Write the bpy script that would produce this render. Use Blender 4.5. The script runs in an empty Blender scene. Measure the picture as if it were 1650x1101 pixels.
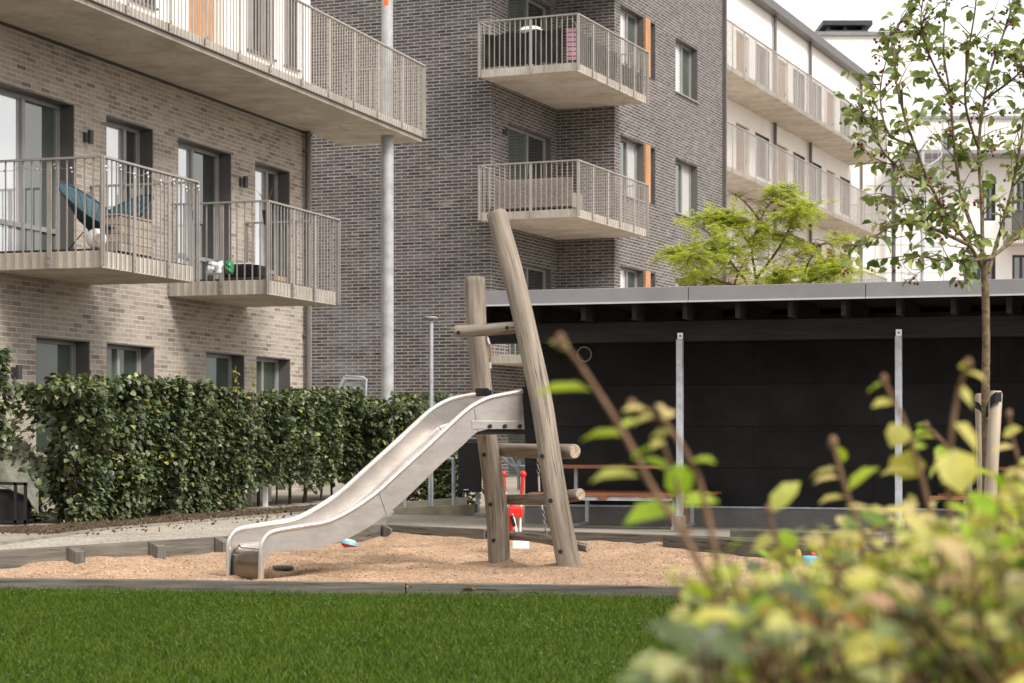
import bpy, math, random
import numpy as np
from mathutils import Vector, noise as mnoise

# ------------------------------------------------------------------ camera, sky, sun, exposure
sc = bpy.context.scene
F = 3200.0; CX = 825.0; HY = 701.0; H = 1.0      # focal length in px of the 1650 px frame, horizon row, eye height
cd = bpy.data.cameras.new("camera"); cam = bpy.data.objects.new("camera", cd)
sc.collection.objects.link(cam); sc.camera = cam
cam.location = (0, 0, H); cam.rotation_euler = (math.radians(90), 0, 0)
cd.sensor_width = 36.0; cd.lens = F / 1650 * 36.0
cd.shift_y = (HY - 550.5) / 1650
cd.clip_start = 0.05; cd.clip_end = 2000
cd.dof.use_dof = True; cd.dof.focus_distance = 18.0; cd.dof.aperture_fstop = 4.8

SUN_EL, SUN_AZ = math.radians(43), math.radians(134)
world = bpy.data.worlds.new("World"); sc.world = world; world.use_nodes = True
wn = world.node_tree; wn.nodes.clear()
wo = wn.nodes.new("ShaderNodeOutputWorld"); wb = wn.nodes.new("ShaderNodeBackground")
sky = wn.nodes.new("ShaderNodeTexSky"); sky.sky_type = 'NISHITA'; sky.sun_disc = False
sky.sun_elevation = SUN_EL; sky.sun_rotation = SUN_AZ; sky.dust_density = 6.0; sky.air_density = 1.0
hs = wn.nodes.new("ShaderNodeHueSaturation"); hs.inputs['Saturation'].default_value = 0.18
mx = wn.nodes.new("ShaderNodeMix"); mx.data_type = 'RGBA'; mx.inputs[0].default_value = 0.72
mx.inputs[7].default_value = (8.6, 8.5, 8.4, 1)      # even overcast cloud layer over the Nishita sky
wn.links.new(sky.outputs[0], hs.inputs['Color']); wn.links.new(hs.outputs[0], mx.inputs[6])
wn.links.new(mx.outputs[2], wb.inputs['Color']); wb.inputs['Strength'].default_value = 0.108
wn.links.new(wb.outputs[0], wo.inputs[0])
sl = bpy.data.lights.new("sun", 'SUN'); sl.energy = 2.2; sl.angle = math.radians(18); sl.color = (1.0, 0.95, 0.88)
sun = bpy.data.objects.new("sun", sl); sc.collection.objects.link(sun)
sd = Vector((math.sin(SUN_AZ) * math.cos(SUN_EL), math.cos(SUN_AZ) * math.cos(SUN_EL), math.sin(SUN_EL)))
sun.rotation_euler = sd.to_track_quat('Z', 'Y').to_euler()
sc.view_settings.view_transform = 'Standard'; sc.view_settings.look = 'None'
sc.view_settings.exposure = 0.74; sc.view_settings.gamma = 1.0; sc.view_settings.use_curve_mapping = False

# ------------------------------------------------------------------ helpers
rnd = random.Random(7); rng = np.random.default_rng(7)
COL = sc.collection

def lin(r, g, b):
    f = lambda c: (c / 255 / 12.92) if c / 255 <= 0.04045 else ((c / 255 + 0.055) / 1.055) ** 2.4
    return (f(r), f(g), f(b))

def P(px, py, Y): return Vector(((px - CX) / F * Y, Y, H + (HY - py) / F * Y))
def G(px, py, z=0.0):
    Y = (H - z) * F / (py - HY)
    return Vector(((px - CX) / F * Y, Y, z))

def tag(o, label=None, cat=None, group=None, kind=None):
    if label: o['label'] = label
    if cat: o['category'] = cat
    if group: o['group'] = group
    if kind: o['kind'] = kind
    return o

def empty(name, loc, label, cat, group=None):
    o = bpy.data.objects.new(name, None); COL.objects.link(o); o.location = loc
    o.empty_display_size = 0.1
    return tag(o, label, cat, group)

def link_mesh(name, me, mat, parent=None):
    o = bpy.data.objects.new(name, me); COL.objects.link(o)
    if mat is not None:
        for m in (mat if isinstance(mat, (list, tuple)) else [mat]): me.materials.append(m)
    if parent is not None:
        o.parent = parent
        p = parent; off = Vector((0, 0, 0))
        while p is not None: off += Vector(p.location); p = p.parent
        o.location = -off                               # meshes are written in world metres; keep them there
    return o

def copy_tree(o, parent=None):
    c = o.copy(); COL.objects.link(c); c.parent = parent
    for ch in list(o.children): copy_tree(ch, c)
    return c

class MB:
    def __init__(s): s.v = []; s.f = []; s.uv = []; s.sm = []; s.mi = []
    def face(s, pts, uv=None, smooth=False, mi=0):
        i = len(s.v); s.v += [tuple(p) for p in pts]; s.f.append(tuple(range(i, i + len(pts))))
        s.uv.append(uv if uv else [(0, 0)] * len(pts)); s.sm.append(smooth); s.mi.append(mi)
    def obox(s, c, X, Y, Z, mi=0):
        """box from centre c and half-axis vectors X, Y, Z; uv in metres with v along the longest axis"""
        c = Vector(c); X, Y, Z = Vector(X), Vector(Y), Vector(Z)
        P8 = {(a, b, d): c + X * a + Y * b + Z * d for a in (-1, 1) for b in (-1, 1) for d in (-1, 1)}
        L = [X.length * 2, Y.length * 2, Z.length * 2]; la = L.index(max(L)); off = rnd.random() * 9
        for ax in range(3):
            o1, o2 = [k for k in range(3) if k != ax]
            if o2 == la: o1, o2 = o2, o1
            # o1 = long direction when it lies in this face
            for sg in (-1, 1):
                q = []
                for (a, b) in ((-1, -1), (1, -1), (1, 1), (-1, 1)):
                    k = [0, 0, 0]; k[ax] = sg; k[o1] = a; k[o2] = b; q.append((P8[tuple(k)], (b * L[o2] / 2 + off + ax * .37, a * L[o1] / 2 + off)))
                flip = (sg > 0) ^ ((ax, o1, o2) in ((0, 1, 2), (1, 2, 0), (2, 0, 1)))
                if flip: q.reverse()
                s.face([a for a, _ in q], [b for _, b in q], mi=mi)
    def box(s, x0, x1, y0, y1, z0, z1):
        s.obox(((x0 + x1) / 2, (y0 + y1) / 2, (z0 + z1) / 2), ((x1 - x0) / 2, 0, 0), (0, (y1 - y0) / 2, 0), (0, 0, (z1 - z0) / 2))
    def beam(s, a, b, w, h, up=(0, 0, 1), ext=0.0):
        a, b = Vector(a), Vector(b); d = (b - a); l = d.length; d.normalize()
        a = a - d * ext; b = b + d * ext; l += 2 * ext
        up = Vector(up); side = d.cross(up)
        if side.length < 1e-4: side = d.cross(Vector((1, 0, 0)))
        side.normalize(); u = side.cross(d)
        s.obox((a + b) / 2, d * l / 2, side * w / 2, u * h / 2)
    def tube(s, pts, r, n=10, cap=True, smooth=True, mi=0, wob=0.0, closed=False):
        pts = [Vector(p) for p in pts]; m = len(pts)
        rr = r if isinstance(r, (list, tuple)) else [r] * m
        rings = []; ref = None; vlen = 0
        off = rnd.random() * 7
        for i in range(m):
            if closed: t = pts[(i + 1) % m] - pts[i - 1]
            else: t = pts[min(i + 1, m - 1)] - pts[max(i - 1, 0)]
            t.normalize()
            if ref is None:
                ref = Vector((0, 0, 1)) if abs(t.z) < .9 else Vector((1, 0, 0))
            a = (ref - t * ref.dot(t)); a.normalize(); b = t.cross(a); ref = a
            if i: vlen += (pts[i] - pts[i - 1]).length
            base = len(s.v)
            for k in range(n):
                th = 2 * math.pi * k / n
                q = rr[i]
                if wob: q *= 1 + wob * mnoise.noise(Vector((math.cos(th) * 1.2 + off, math.sin(th) * 1.2, vlen * 1.8)))
                s.v.append(tuple(pts[i] + (a * math.cos(th) + b * math.sin(th)) * q))
            rings.append((base, vlen))
        def q4(b0, v0, b1, v1):
            for k in range(n):
                k2 = (k + 1) % n; R = max(rr) * 2 * math.pi / n
                s.f.append((b0 + k, b0 + k2, b1 + k2, b1 + k))
                s.uv.append([(k * R + off, v0 + off), ((k + 1) * R + off, v0 + off), ((k + 1) * R + off, v1 + off), (k * R + off, v1 + off)]); s.sm.append(smooth); s.mi.append(mi)
        for i in range(m - 1): q4(*rings[i], *rings[i + 1])
        if closed: q4(*rings[-1], rings[0][0], vlen + .01)
        elif cap:
            for (b0, v), rev in ((rings[0], True), (rings[-1], False)):
                q = [s.v[b0 + k] for k in range(n)]
                if rev: q.reverse()
                s.face(q, [(math.cos(k) * .03 + off, math.sin(k) * .01) for k in range(n)], mi=mi)
    def sphere(s, c, r, n=10, m=7, sz=1.0, mi=0):
        c = Vector(c); base = len(s.v)
        for j in range(m + 1):
            ph = math.pi * j / m
            for k in range(n):
                th = 2 * math.pi * k / n
                s.v.append((c.x + r * math.sin(ph) * math.cos(th), c.y + r * math.sin(ph) * math.sin(th), c.z + r * sz * math.cos(ph)))
        for j in range(m):
            for k in range(n):
                k2 = (k + 1) % n
                s.f.append((base + j * n + k, base + (j + 1) * n + k, base + (j + 1) * n + k2, base + j * n + k2)); s.uv.append([(0, 0)] * 4); s.sm.append(True); s.mi.append(mi)
    def build(s, name, mat, parent=None, bevel=0.0):
        me = bpy.data.meshes.new(name); me.from_pydata(s.v, [], s.f)
        uvl = me.uv_layers.new(name="UVMap")
        flat = [c for fu in s.uv for p in fu for c in p]
        uvl.data.foreach_set("uv", flat)
        me.polygons.foreach_set("use_smooth", s.sm); me.polygons.foreach_set("material_index", s.mi)
        me.update()
        o = link_mesh(name, me, mat, parent)
        if bevel:
            b = o.modifiers.new("bevel", 'BEVEL'); b.width = bevel; b.segments = 2; b.limit_method = 'ANGLE'; b.angle_limit = math.radians(50)
            w = o.modifiers.new("weld", 'WELD'); w.merge_threshold = 1e-5
            bpy_order(o)
        return o

def bpy_order(o):          # weld must come before bevel
    o.modifiers.move(1, 0)

def scatter_mesh(name, tv, tf, pos, A, B, C, mat, parent=None, smooth=True):
    """one mesh of N small islands: template (a,b,c) mapped to pos + a*A + b*B + c*C"""
    tv = np.asarray(tv, float); N = len(pos); K = len(tv)
    V = (pos[:, None, :] + tv[None, :, 0:1] * A[:, None, :] + tv[None, :, 1:2] * B[:, None, :] + tv[None, :, 2:3] * C[:, None, :]).reshape(-1, 3)
    lt = np.array([len(f) for f in tf]); flat = np.concatenate([np.array(f) for f in tf])
    loops = (flat[None, :] + (np.arange(N) * K)[:, None]).reshape(-1)
    tot = np.tile(lt, N); start = np.concatenate([[0], np.cumsum(tot)[:-1]])
    me = bpy.data.meshes.new(name)
    me.vertices.add(N * K); me.vertices.foreach_set("co", V.astype(np.float32).reshape(-1))
    me.loops.add(len(loops)); me.loops.foreach_set("vertex_index", loops.astype(np.int32))
    me.polygons.add(len(tot)); me.polygons.foreach_set("loop_start", start.astype(np.int32))
    try: me.polygons.foreach_set("loop_total", tot.astype(np.int32))
    except Exception: pass
    me.polygons.foreach_set("use_smooth", np.full(len(tot), smooth))
    me.update(calc_edges=True); me.validate()
    return link_mesh(name, me, mat, parent)

def unit(a): return a / np.maximum(np.linalg.norm(a, axis=-1, keepdims=True), 1e-9)

LEAF6 = ([(0, 0, 0), (.3, .36, .10), (.3, 0, 0), (.3, -.36, .10), (.7, .33, .06), (.7, 0, -.05), (.7, -.33, .06), (1, 0, -.16)],
         [(0, 2, 1), (0, 3, 2), (1, 2, 5, 4), (2, 3, 6, 5), (4, 5, 7), (5, 6, 7)])
LEAF2 = ([(0, 0, 0), (.45, .36, .12), (.45, 0, 0), (.45, -.36, .12), (1, 0, -.12)], [(0, 2, 1), (0, 3, 2), (1, 2, 4), (2, 3, 4)])

def leaf_axes(d, n, length, width):
    d = unit(d); s = unit(np.cross(n, d)); nn = np.cross(d, s)
    return d * length[:, None], s * width[:, None], nn * length[:, None]

# ------------------------------------------------------------------ materials
def newmat(name):
    m = bpy.data.materials.new(name); m.use_nodes = True; nt = m.node_tree
    return m, nt, nt.nodes['Principled BSDF']

def N(nt, t, **kw):
    n = nt.nodes.new(t)
    for k, v in kw.items(): setattr(n, k, v)
    return n

def coords(nt, kind, scale):
    tc = N(nt, "ShaderNodeTexCoord"); mp = N(nt, "ShaderNodeMapping")
    mp.inputs['Scale'].default_value = scale if isinstance(scale, (tuple, list)) else (scale,) * 3
    nt.links.new(tc.outputs[kind], mp.inputs[0]); return mp.outputs[0]

def noise(nt, vec, scale, detail=6, rough=.6, dist=0.0):
    n = N(nt, "ShaderNodeTexNoise"); n.inputs['Scale'].default_value = scale; n.inputs['Detail'].default_value = detail
    n.inputs['Roughness'].default_value = rough; n.inputs['Distortion'].default_value = dist
    nt.links.new(vec, n.inputs['Vector']); return n.outputs['Fac']

def ramp(nt, fac, stops):
    r = N(nt, "ShaderNodeValToRGB"); e = r.color_ramp.elements
    while len(e) < len(stops): e.new(0.5)
    for k, (p, c) in enumerate(stops): e[k].position = p; e[k].color = (*c, 1)
    nt.links.new(fac, r.inputs[0]); return r.outputs[0]

def mix(nt, a, b, fac, mode='MIX'):
    m = N(nt, "ShaderNodeMix", data_type='RGBA', blend_type=mode)
    if isinstance(fac, (int, float)): m.inputs[0].default_value = fac
    else: nt.links.new(fac, m.inputs[0])
    for i, x in ((6, a), (7, b)):
        if isinstance(x, tuple): m.inputs[i].default_value = (*x, 1)
        else: nt.links.new(x, m.inputs[i])
    return m.outputs[2]

def bump(nt, bs, h, strength=.3, dist=.01):
    b = N(nt, "ShaderNodeBump"); b.inputs['Strength'].default_value = strength; b.inputs['Distance'].default_value = dist
    nt.links.new(h, b.inputs['Height']); nt.links.new(b.outputs[0], bs.inputs['Normal'])

def simple(name, c1, c2=None, rough=.6, metal=0.0, scale=8, coord='Object', bmp=0.0, spec=.5, bdist=.01, detail=6, lohi=(.35, .65)):
    m, nt, bs = newmat(name); bs.inputs['Roughness'].default_value = rough; bs.inputs['Metallic'].default_value = metal
    bs.inputs['Specular IOR Level'].default_value = spec
    c2 = c2 or tuple(x * .8 for x in c1)
    v = coords(nt, coord, 1.0); f = noise(nt, v, scale, detail)
    nt.links.new(ramp(nt, f, [(lohi[0], c2), (lohi[1], c1)]), bs.inputs['Base Color'])
    if bmp: bump(nt, bs, noise(nt, v, scale * 6, 4), bmp, bdist)
    return m

def brick_mat(name, cols, mortar, patches=None, bw=.25, rh=.0655, ms=.011, bumpd=.006, rough=.85, wash=0.0):
    """running-bond brick on UVs in metres; colour picked per brick from a ramp"""
    m, nt, bs = newmat(name); bs.inputs['Roughness'].default_value = rough; bs.inputs['Specular IOR Level'].default_value = .25
    tc = N(nt, "ShaderNodeTexCoord"); uv = tc.outputs['UV']
    b = N(nt, "ShaderNodeTexBrick"); b.offset = .5; b.squash = 1.0
    b.inputs['Scale'].default_value = 1.0; b.inputs['Mortar Size'].default_value = ms / 2; b.inputs['Mortar Smooth'].default_value = .2
    b.inputs['Bias'].default_value = 0; b.inputs['Brick Width'].default_value = bw; b.inputs['Row Height'].default_value = rh
    b.inputs['Color1'].default_value = (0, 0, 0, 1); b.inputs['Color2'].default_value = (1, 1, 1, 1); b.inputs['Mortar'].default_value = (0, 0, 0, 1)
    nd = N(nt, "ShaderNodeTexNoise"); nd.inputs['Scale'].default_value = 14; nd.inputs['Detail'].default_value = 3; nt.links.new(uv, nd.inputs['Vector'])
    v1 = N(nt, "ShaderNodeVectorMath", operation='MULTIPLY_ADD'); nt.links.new(nd.outputs['Color'], v1.inputs[0]); v1.inputs[1].default_value = (.014, .010, 0); v1.inputs[2].default_value = (-.007, -.005, 0)
    v2 = N(nt, "ShaderNodeVectorMath", operation='ADD'); nt.links.new(uv, v2.inputs[0]); nt.links.new(v1.outputs[0], v2.inputs[1]); nt.links.new(v2.outputs[0], b.inputs['Vector'])
    st = [(i / max(1, len(cols) - 1), c) for i, c in enumerate(cols)]
    col = ramp(nt, b.outputs['Color'], st)
    fine = noise(nt, uv, 60, 5); mid = noise(nt, uv, 1.1, 4)
    col = mix(nt, col, ramp(nt, fine, [(.3, (.72, .72, .72)), (.7, (1.2, 1.2, 1.2))]), 1.0, 'MULTIPLY')
    col = mix(nt, col, ramp(nt, mid, [(.3, (.82, .82, .82)), (.7, (1.12, 1.12, 1.12))]), 1.0, 'MULTIPLY')
    mcol = ramp(nt, noise(nt, uv, 2.3, 5), [(.3, tuple(x * .68 for x in mortar)), (.7, mortar)])
    if wash:            # mortar smeared over the faces of some bricks
        wn_ = noise(nt, coords(nt, 'UV', (2.6, 9, 1)), 1.0, 6, .7); wl = noise(nt, coords(nt, 'UV', (.5, .9, 1)), 1.0, 4)
        wf = ramp(nt, wn_, [(.46, (0, 0, 0)), (.74, (wash,) * 3)]); wf = mix(nt, wf, ramp(nt, wl, [(.35, (.25,) * 3), (.65, (1, 1, 1))]), 1.0, 'MULTIPLY')
        col = mix(nt, col, tuple(x * .85 for x in mortar), wf)
    col = mix(nt, col, mcol, b.outputs['Fac'])
    if patches:
        pn = noise(nt, coords(nt, 'UV', (.55, 1.3, 1)), 1.0, 7, .65)
        tcs = N(nt, "ShaderNodeSeparateXYZ"); nt.links.new(uv, tcs.inputs[0])
        mr = N(nt, "ShaderNodeMapRange"); mr.inputs[1].default_value = 6.5; mr.inputs[2].default_value = 2.5; nt.links.new(tcs.outputs[1], mr.inputs[0])
        pf = ramp(nt, pn, [(.5, (0, 0, 0)), (.68, (1, 1, 1))])
        mm = N(nt, "ShaderNodeMath", operation='MULTIPLY'); nt.links.new(pf, mm.inputs[0]); nt.links.new(mr.outputs[0], mm.inputs[1])
        m2 = N(nt, "ShaderNodeMath", operation='MULTIPLY'); nt.links.new(mm.outputs[0], m2.inputs[0]); m2.inputs[1].default_value = .42
        col = mix(nt, col, patches, m2.outputs[0])
    nt.links.new(col, bs.inputs['Base Color'])
    inv = N(nt, "ShaderNodeMath", operation='SUBTRACT'); inv.inputs[0].default_value = 1; nt.links.new(b.outputs['Fac'], inv.inputs[1])
    ad = N(nt, "ShaderNodeMath", operation='MULTIPLY_ADD'); nt.links.new(fine, ad.inputs[0]); ad.inputs[1].default_value = .35; nt.links.new(inv.outputs[0], ad.inputs[2])
    bump(nt, bs, ad.outputs[0], .8, bumpd)
    return m

def grain_mat(name, c_lo, c_mid, c_hi, sx=55, sy=2.2, rough=.8, crack=True, moss=None):
    """weathered wood, grain along the UV's v axis"""
    m, nt, bs = newmat(name); bs.inputs['Roughness'].default_value = rough; bs.inputs['Specular IOR Level'].default_value = .25
    v = coords(nt, 'UV', (sx, sy, 1)); f = noise(nt, v, 1.0, 7, .65, .4)
    col = ramp(nt, f, [(.28, c_lo), (.5, c_mid), (.72, c_hi)])
    big = noise(nt, coords(nt, 'UV', (5, 1.1, 1)), 1.0, 4)
    col = mix(nt, col, ramp(nt, big, [(.3, (.70, .68, .66)), (.7, (1.14, 1.12, 1.08))]), 1.0, 'MULTIPLY')
    h = f
    if crack:
        w = noise(nt, coords(nt, 'UV', (26, .55, 1)), 1.0, 3, .5, .6)
        cf = ramp(nt, w, [(.474, (0, 0, 0)), (.497, (1, 1, 1)), (.503, (1, 1, 1)), (.526, (0, 0, 0))])
        g = noise(nt, coords(nt, 'UV', (3, .9, 1)), 1.0, 2); gf = ramp(nt, g, [(.44, (0, 0, 0)), (.56, (1, 1, 1))])
        mm = N(nt, "ShaderNodeMath", operation='MULTIPLY'); nt.links.new(cf, mm.inputs[0]); nt.links.new(gf, mm.inputs[1])
        col = mix(nt, col, tuple(x * .25 for x in c_lo), mm.outputs[0])
    if moss:
        n2 = noise(nt, coords(nt, 'UV', (7, 2.0, 1)), 1.0, 6, .7)
        col = mix(nt, col, moss, ramp(nt, n2, [(.55, (0, 0, 0)), (.78, (.75, .75, .75))]))
    nt.links.new(col, bs.inputs['Base Color']); bump(nt, bs, h, .5, .006)
    return m

def leaf_mat(name, stops, trans=.35, rough=.5, spec=.35):
    """colour varies per leaf (random per mesh island)"""
    m, nt, bs = newmat(name); bs.inputs['Roughness'].default_value = rough; bs.inputs['Specular IOR Level'].default_value = spec
    g = N(nt, "ShaderNodeNewGeometry"); r = N(nt, "ShaderNodeValToRGB"); e = r.color_ramp.elements; r.color_ramp.interpolation = 'LINEAR'
    while len(e) < len(stops): e.new(.5)
    for k, (p, c) in enumerate(stops): e[k].position = p; e[k].color = (*c, 1)
    nt.links.new(g.outputs['Random Per Island'], r.inputs[0])
    col = mix(nt, r.outputs[0], ramp(nt, noise(nt, coords(nt, 'Object', 1), 24, 4), [(.3, (.75, .75, .75)), (.7, (1.2, 1.2, 1.2))]), 1.0, 'MULTIPLY')
    nt.links.new(col, bs.inputs['Base Color'])
    tr = N(nt, "ShaderNodeBsdfTranslucent"); nt.links.new(mix(nt, col, (1.0, 1.0, .55), 1.0, 'MULTIPLY'), tr.inputs[0])
    ms = N(nt, "ShaderNodeMixShader"); ms.inputs[0].default_value = trans
    out = nt.nodes['Material Output']; nt.links.new(bs.outputs[0], ms.inputs[1]); nt.links.new(tr.outputs[0], ms.inputs[2]); nt.links.new(ms.outputs[0], out.inputs[0])
    return m

def glass_mat(name, c1, c2, curtain=False, ior=2.3):
    m, nt, bs = newmat(name); bs.inputs['Roughness'].default_value = .03; bs.inputs['IOR'].default_value = ior
    if curtain:
        w = N(nt, "ShaderNodeTexWave", wave_type='BANDS', bands_direction='X'); w.inputs['Scale'].default_value = 5.0; w.inputs['Distortion'].default_value = 3.0
        nt.links.new(coords(nt, 'UV', (1, .12, 1)), w.inputs[0]); f = w.outputs['Fac']
    else: f = noise(nt, coords(nt, 'UV', (1.3, .8, 1)), 1.0, 3)
    nt.links.new(ramp(nt, f, [(.3, c1), (.7, c2)]), bs.inputs['Base Color'])
    bump(nt, bs, noise(nt, coords(nt, 'UV', 1), 1.4, 1), .05, .02)
    return m

M = {}
M['brick_tan'] = brick_mat('tan brick', [lin(120, 108, 98), lin(154, 142, 130), lin(164, 152, 140), lin(172, 160, 147), lin(160, 148, 136), lin(138, 126, 115)], lin(208, 199, 188), ms=.012, bw=.225, rh=.064, wash=.35)
M['brick_dark'] = brick_mat('dark brick', [lin(54, 51, 52), lin(82, 75, 73), lin(66, 61, 61), lin(91, 82, 79), lin(59, 57, 59)], lin(168, 162, 158), patches=lin(156, 156, 157), ms=.021, bw=.30, rh=.0718, wash=.68)
M['concrete'] = simple('balcony concrete', lin(204, 193, 180), lin(182, 172, 160), .85, scale=2.2, bmp=.15, spec=.2)
m, nt, bs = newmat('weathered balcony concrete'); M['concrete'] = m; bs.inputs['Roughness'].default_value = .88; bs.inputs['Specular IOR Level'].default_value = .2
v = coords(nt, 'Object', 1.0)
col = ramp(nt, noise(nt, v, 1.7, 7, .65), [(.32, lin(176, 166, 154)), (.6, lin(206, 196, 184))])
st_n = noise(nt, coords(nt, 'Object', (7, 7, .6)), 1.0, 5, .6)          # run-off streaks down the slab edges
col = mix(nt, col, lin(132, 122, 110), ramp(nt, st_n, [(.56, (0, 0, 0)), (.72, (.55, .55, .55))]))
pin = noise(nt, v, 26, 3, .5); col = mix(nt, col, lin(120, 112, 102), ramp(nt, pin, [(.68, (0, 0, 0)), (.76, (.5, .5, .5))]))
nt.links.new(col, bs.inputs['Base Color']); bump(nt, bs, pin, .15, .006)
M['render'] = simple('white render', lin(243, 239, 234), lin(236, 231, 226), .85, scale=1.2, spec=.2)
M['panel_white'] = simple('white facade panel', lin(242, 238, 234), lin(234, 229, 225), .6, scale=.6, spec=.3)
M['rail'] = simple('taupe rail paint', lin(162, 154, 146), lin(150, 143, 136), .5, scale=5)
M['rail_grey'] = simple('grey balcony rail paint', lin(148, 142, 137), lin(134, 128, 124), .5, scale=5)
M['rail_far'] = simple('pale gallery rail paint', lin(166, 160, 155), lin(154, 149, 144), .5, scale=3)
M['frame'] = simple('grey window frame', lin(146, 144, 143), lin(134, 132, 131), .45, scale=4)
M['frame_dark'] = simple('dark grey lining metal', lin(98, 95, 93), lin(86, 83, 82), .5, scale=3)
M['frame_black'] = simple('charcoal metal', lin(58, 58, 60), lin(48, 48, 50), .5, scale=3)
M['orange'] = grain_mat('orange wood panel', lin(176, 126, 88), lin(190, 142, 104), lin(200, 156, 120), 30, 1.5, crack=False)
M['door_brown'] = grain_mat('brown wood door', lin(128, 92, 66), lin(148, 112, 84), lin(162, 128, 100), 30, 1.5, crack=False)
M['glass_bright'] = glass_mat('window glass with sky reflection in its colour', (.62, .63, .64), (.74, .75, .76)); M['glass_bright'].node_tree.nodes['Principled BSDF'].inputs['Metallic'].default_value = .55  # pale base colour puts sky reflection into the pane, besides its real mirroring
M['glass_dark'] = glass_mat('dark window glass', (.02, .024, .024), (.05, .055, .05))
M['glass_green'] = glass_mat('greenish window glass', (.05, .065, .05), (.10, .12, .10))
M['glass_low'] = glass_mat('dim ground floor glass', (.03, .045, .03), (.09, .11, .085), ior=1.55)
M['glass_curtain'] = glass_mat('curtained window glass', (.50, .49, .48), (.62, .61, .60), True)
M['galv'] = simple('galvanised steel', lin(188, 191, 198), lin(160, 164, 172), .45, .25, scale=14, bmp=.03)
M['column'] = simple('grey painted steel column', lin(176, 176, 178), lin(150, 150, 150), .5, .1, scale=5)
M['pipe'] = simple('brown grey downpipe', lin(104, 96, 92), lin(90, 83, 80), .45, scale=3)
M['log'] = grain_mat('weathered log', lin(98, 89, 80), lin(143, 132, 120), lin(168, 157, 145), 26, 1.5, moss=lin(126, 118, 88))
M['log_end'] = simple('sawn log end', lin(188, 172, 150), lin(140, 122, 102), .9, scale=40, spec=.1)
M['timber'] = grain_mat('grey sandbox timber', lin(76, 73, 69), lin(108, 104, 98), lin(130, 125, 117), 40, 1.6, moss=lin(104, 102, 80))
M['table_wood'] = grain_mat('oiled orange wood', lin(120, 76, 54), lin(146, 96, 70), lin(164, 114, 86), 50, 1.5, crack=False)
M['black_wood'] = grain_mat('black stained wood', lin(30, 30, 31), lin(40, 40, 41), lin(52, 51, 51), 40, 1.6, crack=False)
M['rafter'] = grain_mat('dark grey rafter wood', lin(34, 34, 35), lin(46, 46, 47), lin(60, 59, 59), 40, 1.6, crack=False)
M['fascia'] = simple('grey fascia sheet', lin(140, 138, 139), lin(128, 126, 128), .42, .3, scale=2.2)
M['fascia_lip'] = simple('pale drip edge', lin(196, 195, 197), lin(184, 183, 186), .4, .3, scale=3)
M['black_plastic'] = simple('black plastic', (.016, .016, .017), (.012, .012, .012), .5, scale=10, spec=.3)
M['black_cloth'] = simple('black screen cloth', lin(52, 50, 50), lin(42, 40, 40), .85, scale=3, spec=.1)
M['rattan'] = simple('grey rattan', lin(160, 150, 142), lin(118, 109, 102), .8, scale=38)
M['red'] = simple('red plastic', lin(214, 48, 36), lin(200, 40, 30), .35, scale=4)
M['white_plastic'] = simple('white plastic', lin(236, 234, 230), lin(226, 224, 220), .4, scale=4)
M['blue_plastic'] = simple('pale blue plastic', lin(112, 182, 206), lin(100, 170, 196), .4, scale=4)
M['yellow_plastic'] = simple('yellow plastic', lin(238, 212, 110), lin(228, 200, 96), .4, scale=4)
M['teal'] = simple('teal cord', lin(48, 80, 90), lin(36, 62, 70), .5, scale=20)
M['planter'] = grain_mat('grey planter boards', lin(150, 138, 126), lin(172, 160, 148), lin(186, 174, 162), 20, 1.5, crack=False)
M['bark'] = simple('tree bark', lin(134, 116, 92), lin(88, 76, 58), .9, scale=30, bmp=.6, spec=.1)
M['twig'] = simple('brown twig', lin(128, 100, 78), lin(98, 76, 58), .8, scale=30, spec=.15)
M['stem_dark'] = simple('hedge stem', lin(98, 84, 68), lin(60, 52, 42), .9, scale=30, spec=.1)
M['soil'] = simple('bark mulch soil', lin(112, 95, 78), lin(62, 51, 41), .95, scale=26, bmp=.8, spec=.1, bdist=.02)
M['concrete_grey'] = simple('grey cast concrete', lin(150, 143, 132), lin(126, 119, 109), .9, scale=5, bmp=.2, spec=.15)
M['ramp_concrete'] = simple('stained ramp concrete', lin(154, 146, 128), lin(118, 112, 96), .9, scale=3.5, bmp=.2, spec=.15)
M['plinth'] = simple('grey plinth concrete', lin(128, 125, 123), lin(112, 109, 107), .9, scale=3, bmp=.15, spec=.15)
M['asphalt'] = simple('grey asphalt', (.085, .082, .078), (.06, .058, .055), .9, scale=30, bmp=.3, spec=.15)
def speckle(name, cols, scales, rough=.95, bstr=.8, bdist=.008, big=(.85, 1.1), bigscale=.8):
    """loose granular ground: per-grain colours (voronoi cells) and grain relief"""
    m, nt, bs = newmat(name); bs.inputs['Roughness'].default_value = rough; bs.inputs['Specular IOR Level'].default_value = .12
    v = coords(nt, 'Object', 1.0)
    vo = N(nt, "ShaderNodeTexVoronoi"); vo.inputs['Scale'].default_value = scales[0]; nt.links.new(v, vo.inputs['Vector'])
    sp = N(nt, "ShaderNodeSeparateColor"); nt.links.new(vo.outputs['Color'], sp.inputs[0])
    col = ramp(nt, sp.outputs[0], [(i / (len(cols) - 1), c) for i, c in enumerate(cols)])
    n1 = noise(nt, v, scales[1], 5, .7)
    col = mix(nt, col, ramp(nt, n1, [(.3, (.8, .79, .78)), (.7, (1.12, 1.12, 1.12))]), 1.0, 'MULTIPLY')
    col = mix(nt, col, ramp(nt, noise(nt, v, bigscale, 4), [(.3, (big[0],) * 3), (.7, (big[1],) * 3)]), 1.0, 'MULTIPLY')
    nt.links.new(col, bs.inputs['Base Color'])
    ad = N(nt, "ShaderNodeMath", operation='ADD'); nt.links.new(vo.outputs['Distance'], ad.inputs[0]); nt.links.new(n1, ad.inputs[1])
    bump(nt, bs, ad.outputs[0], bstr, bdist)
    return m
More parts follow.
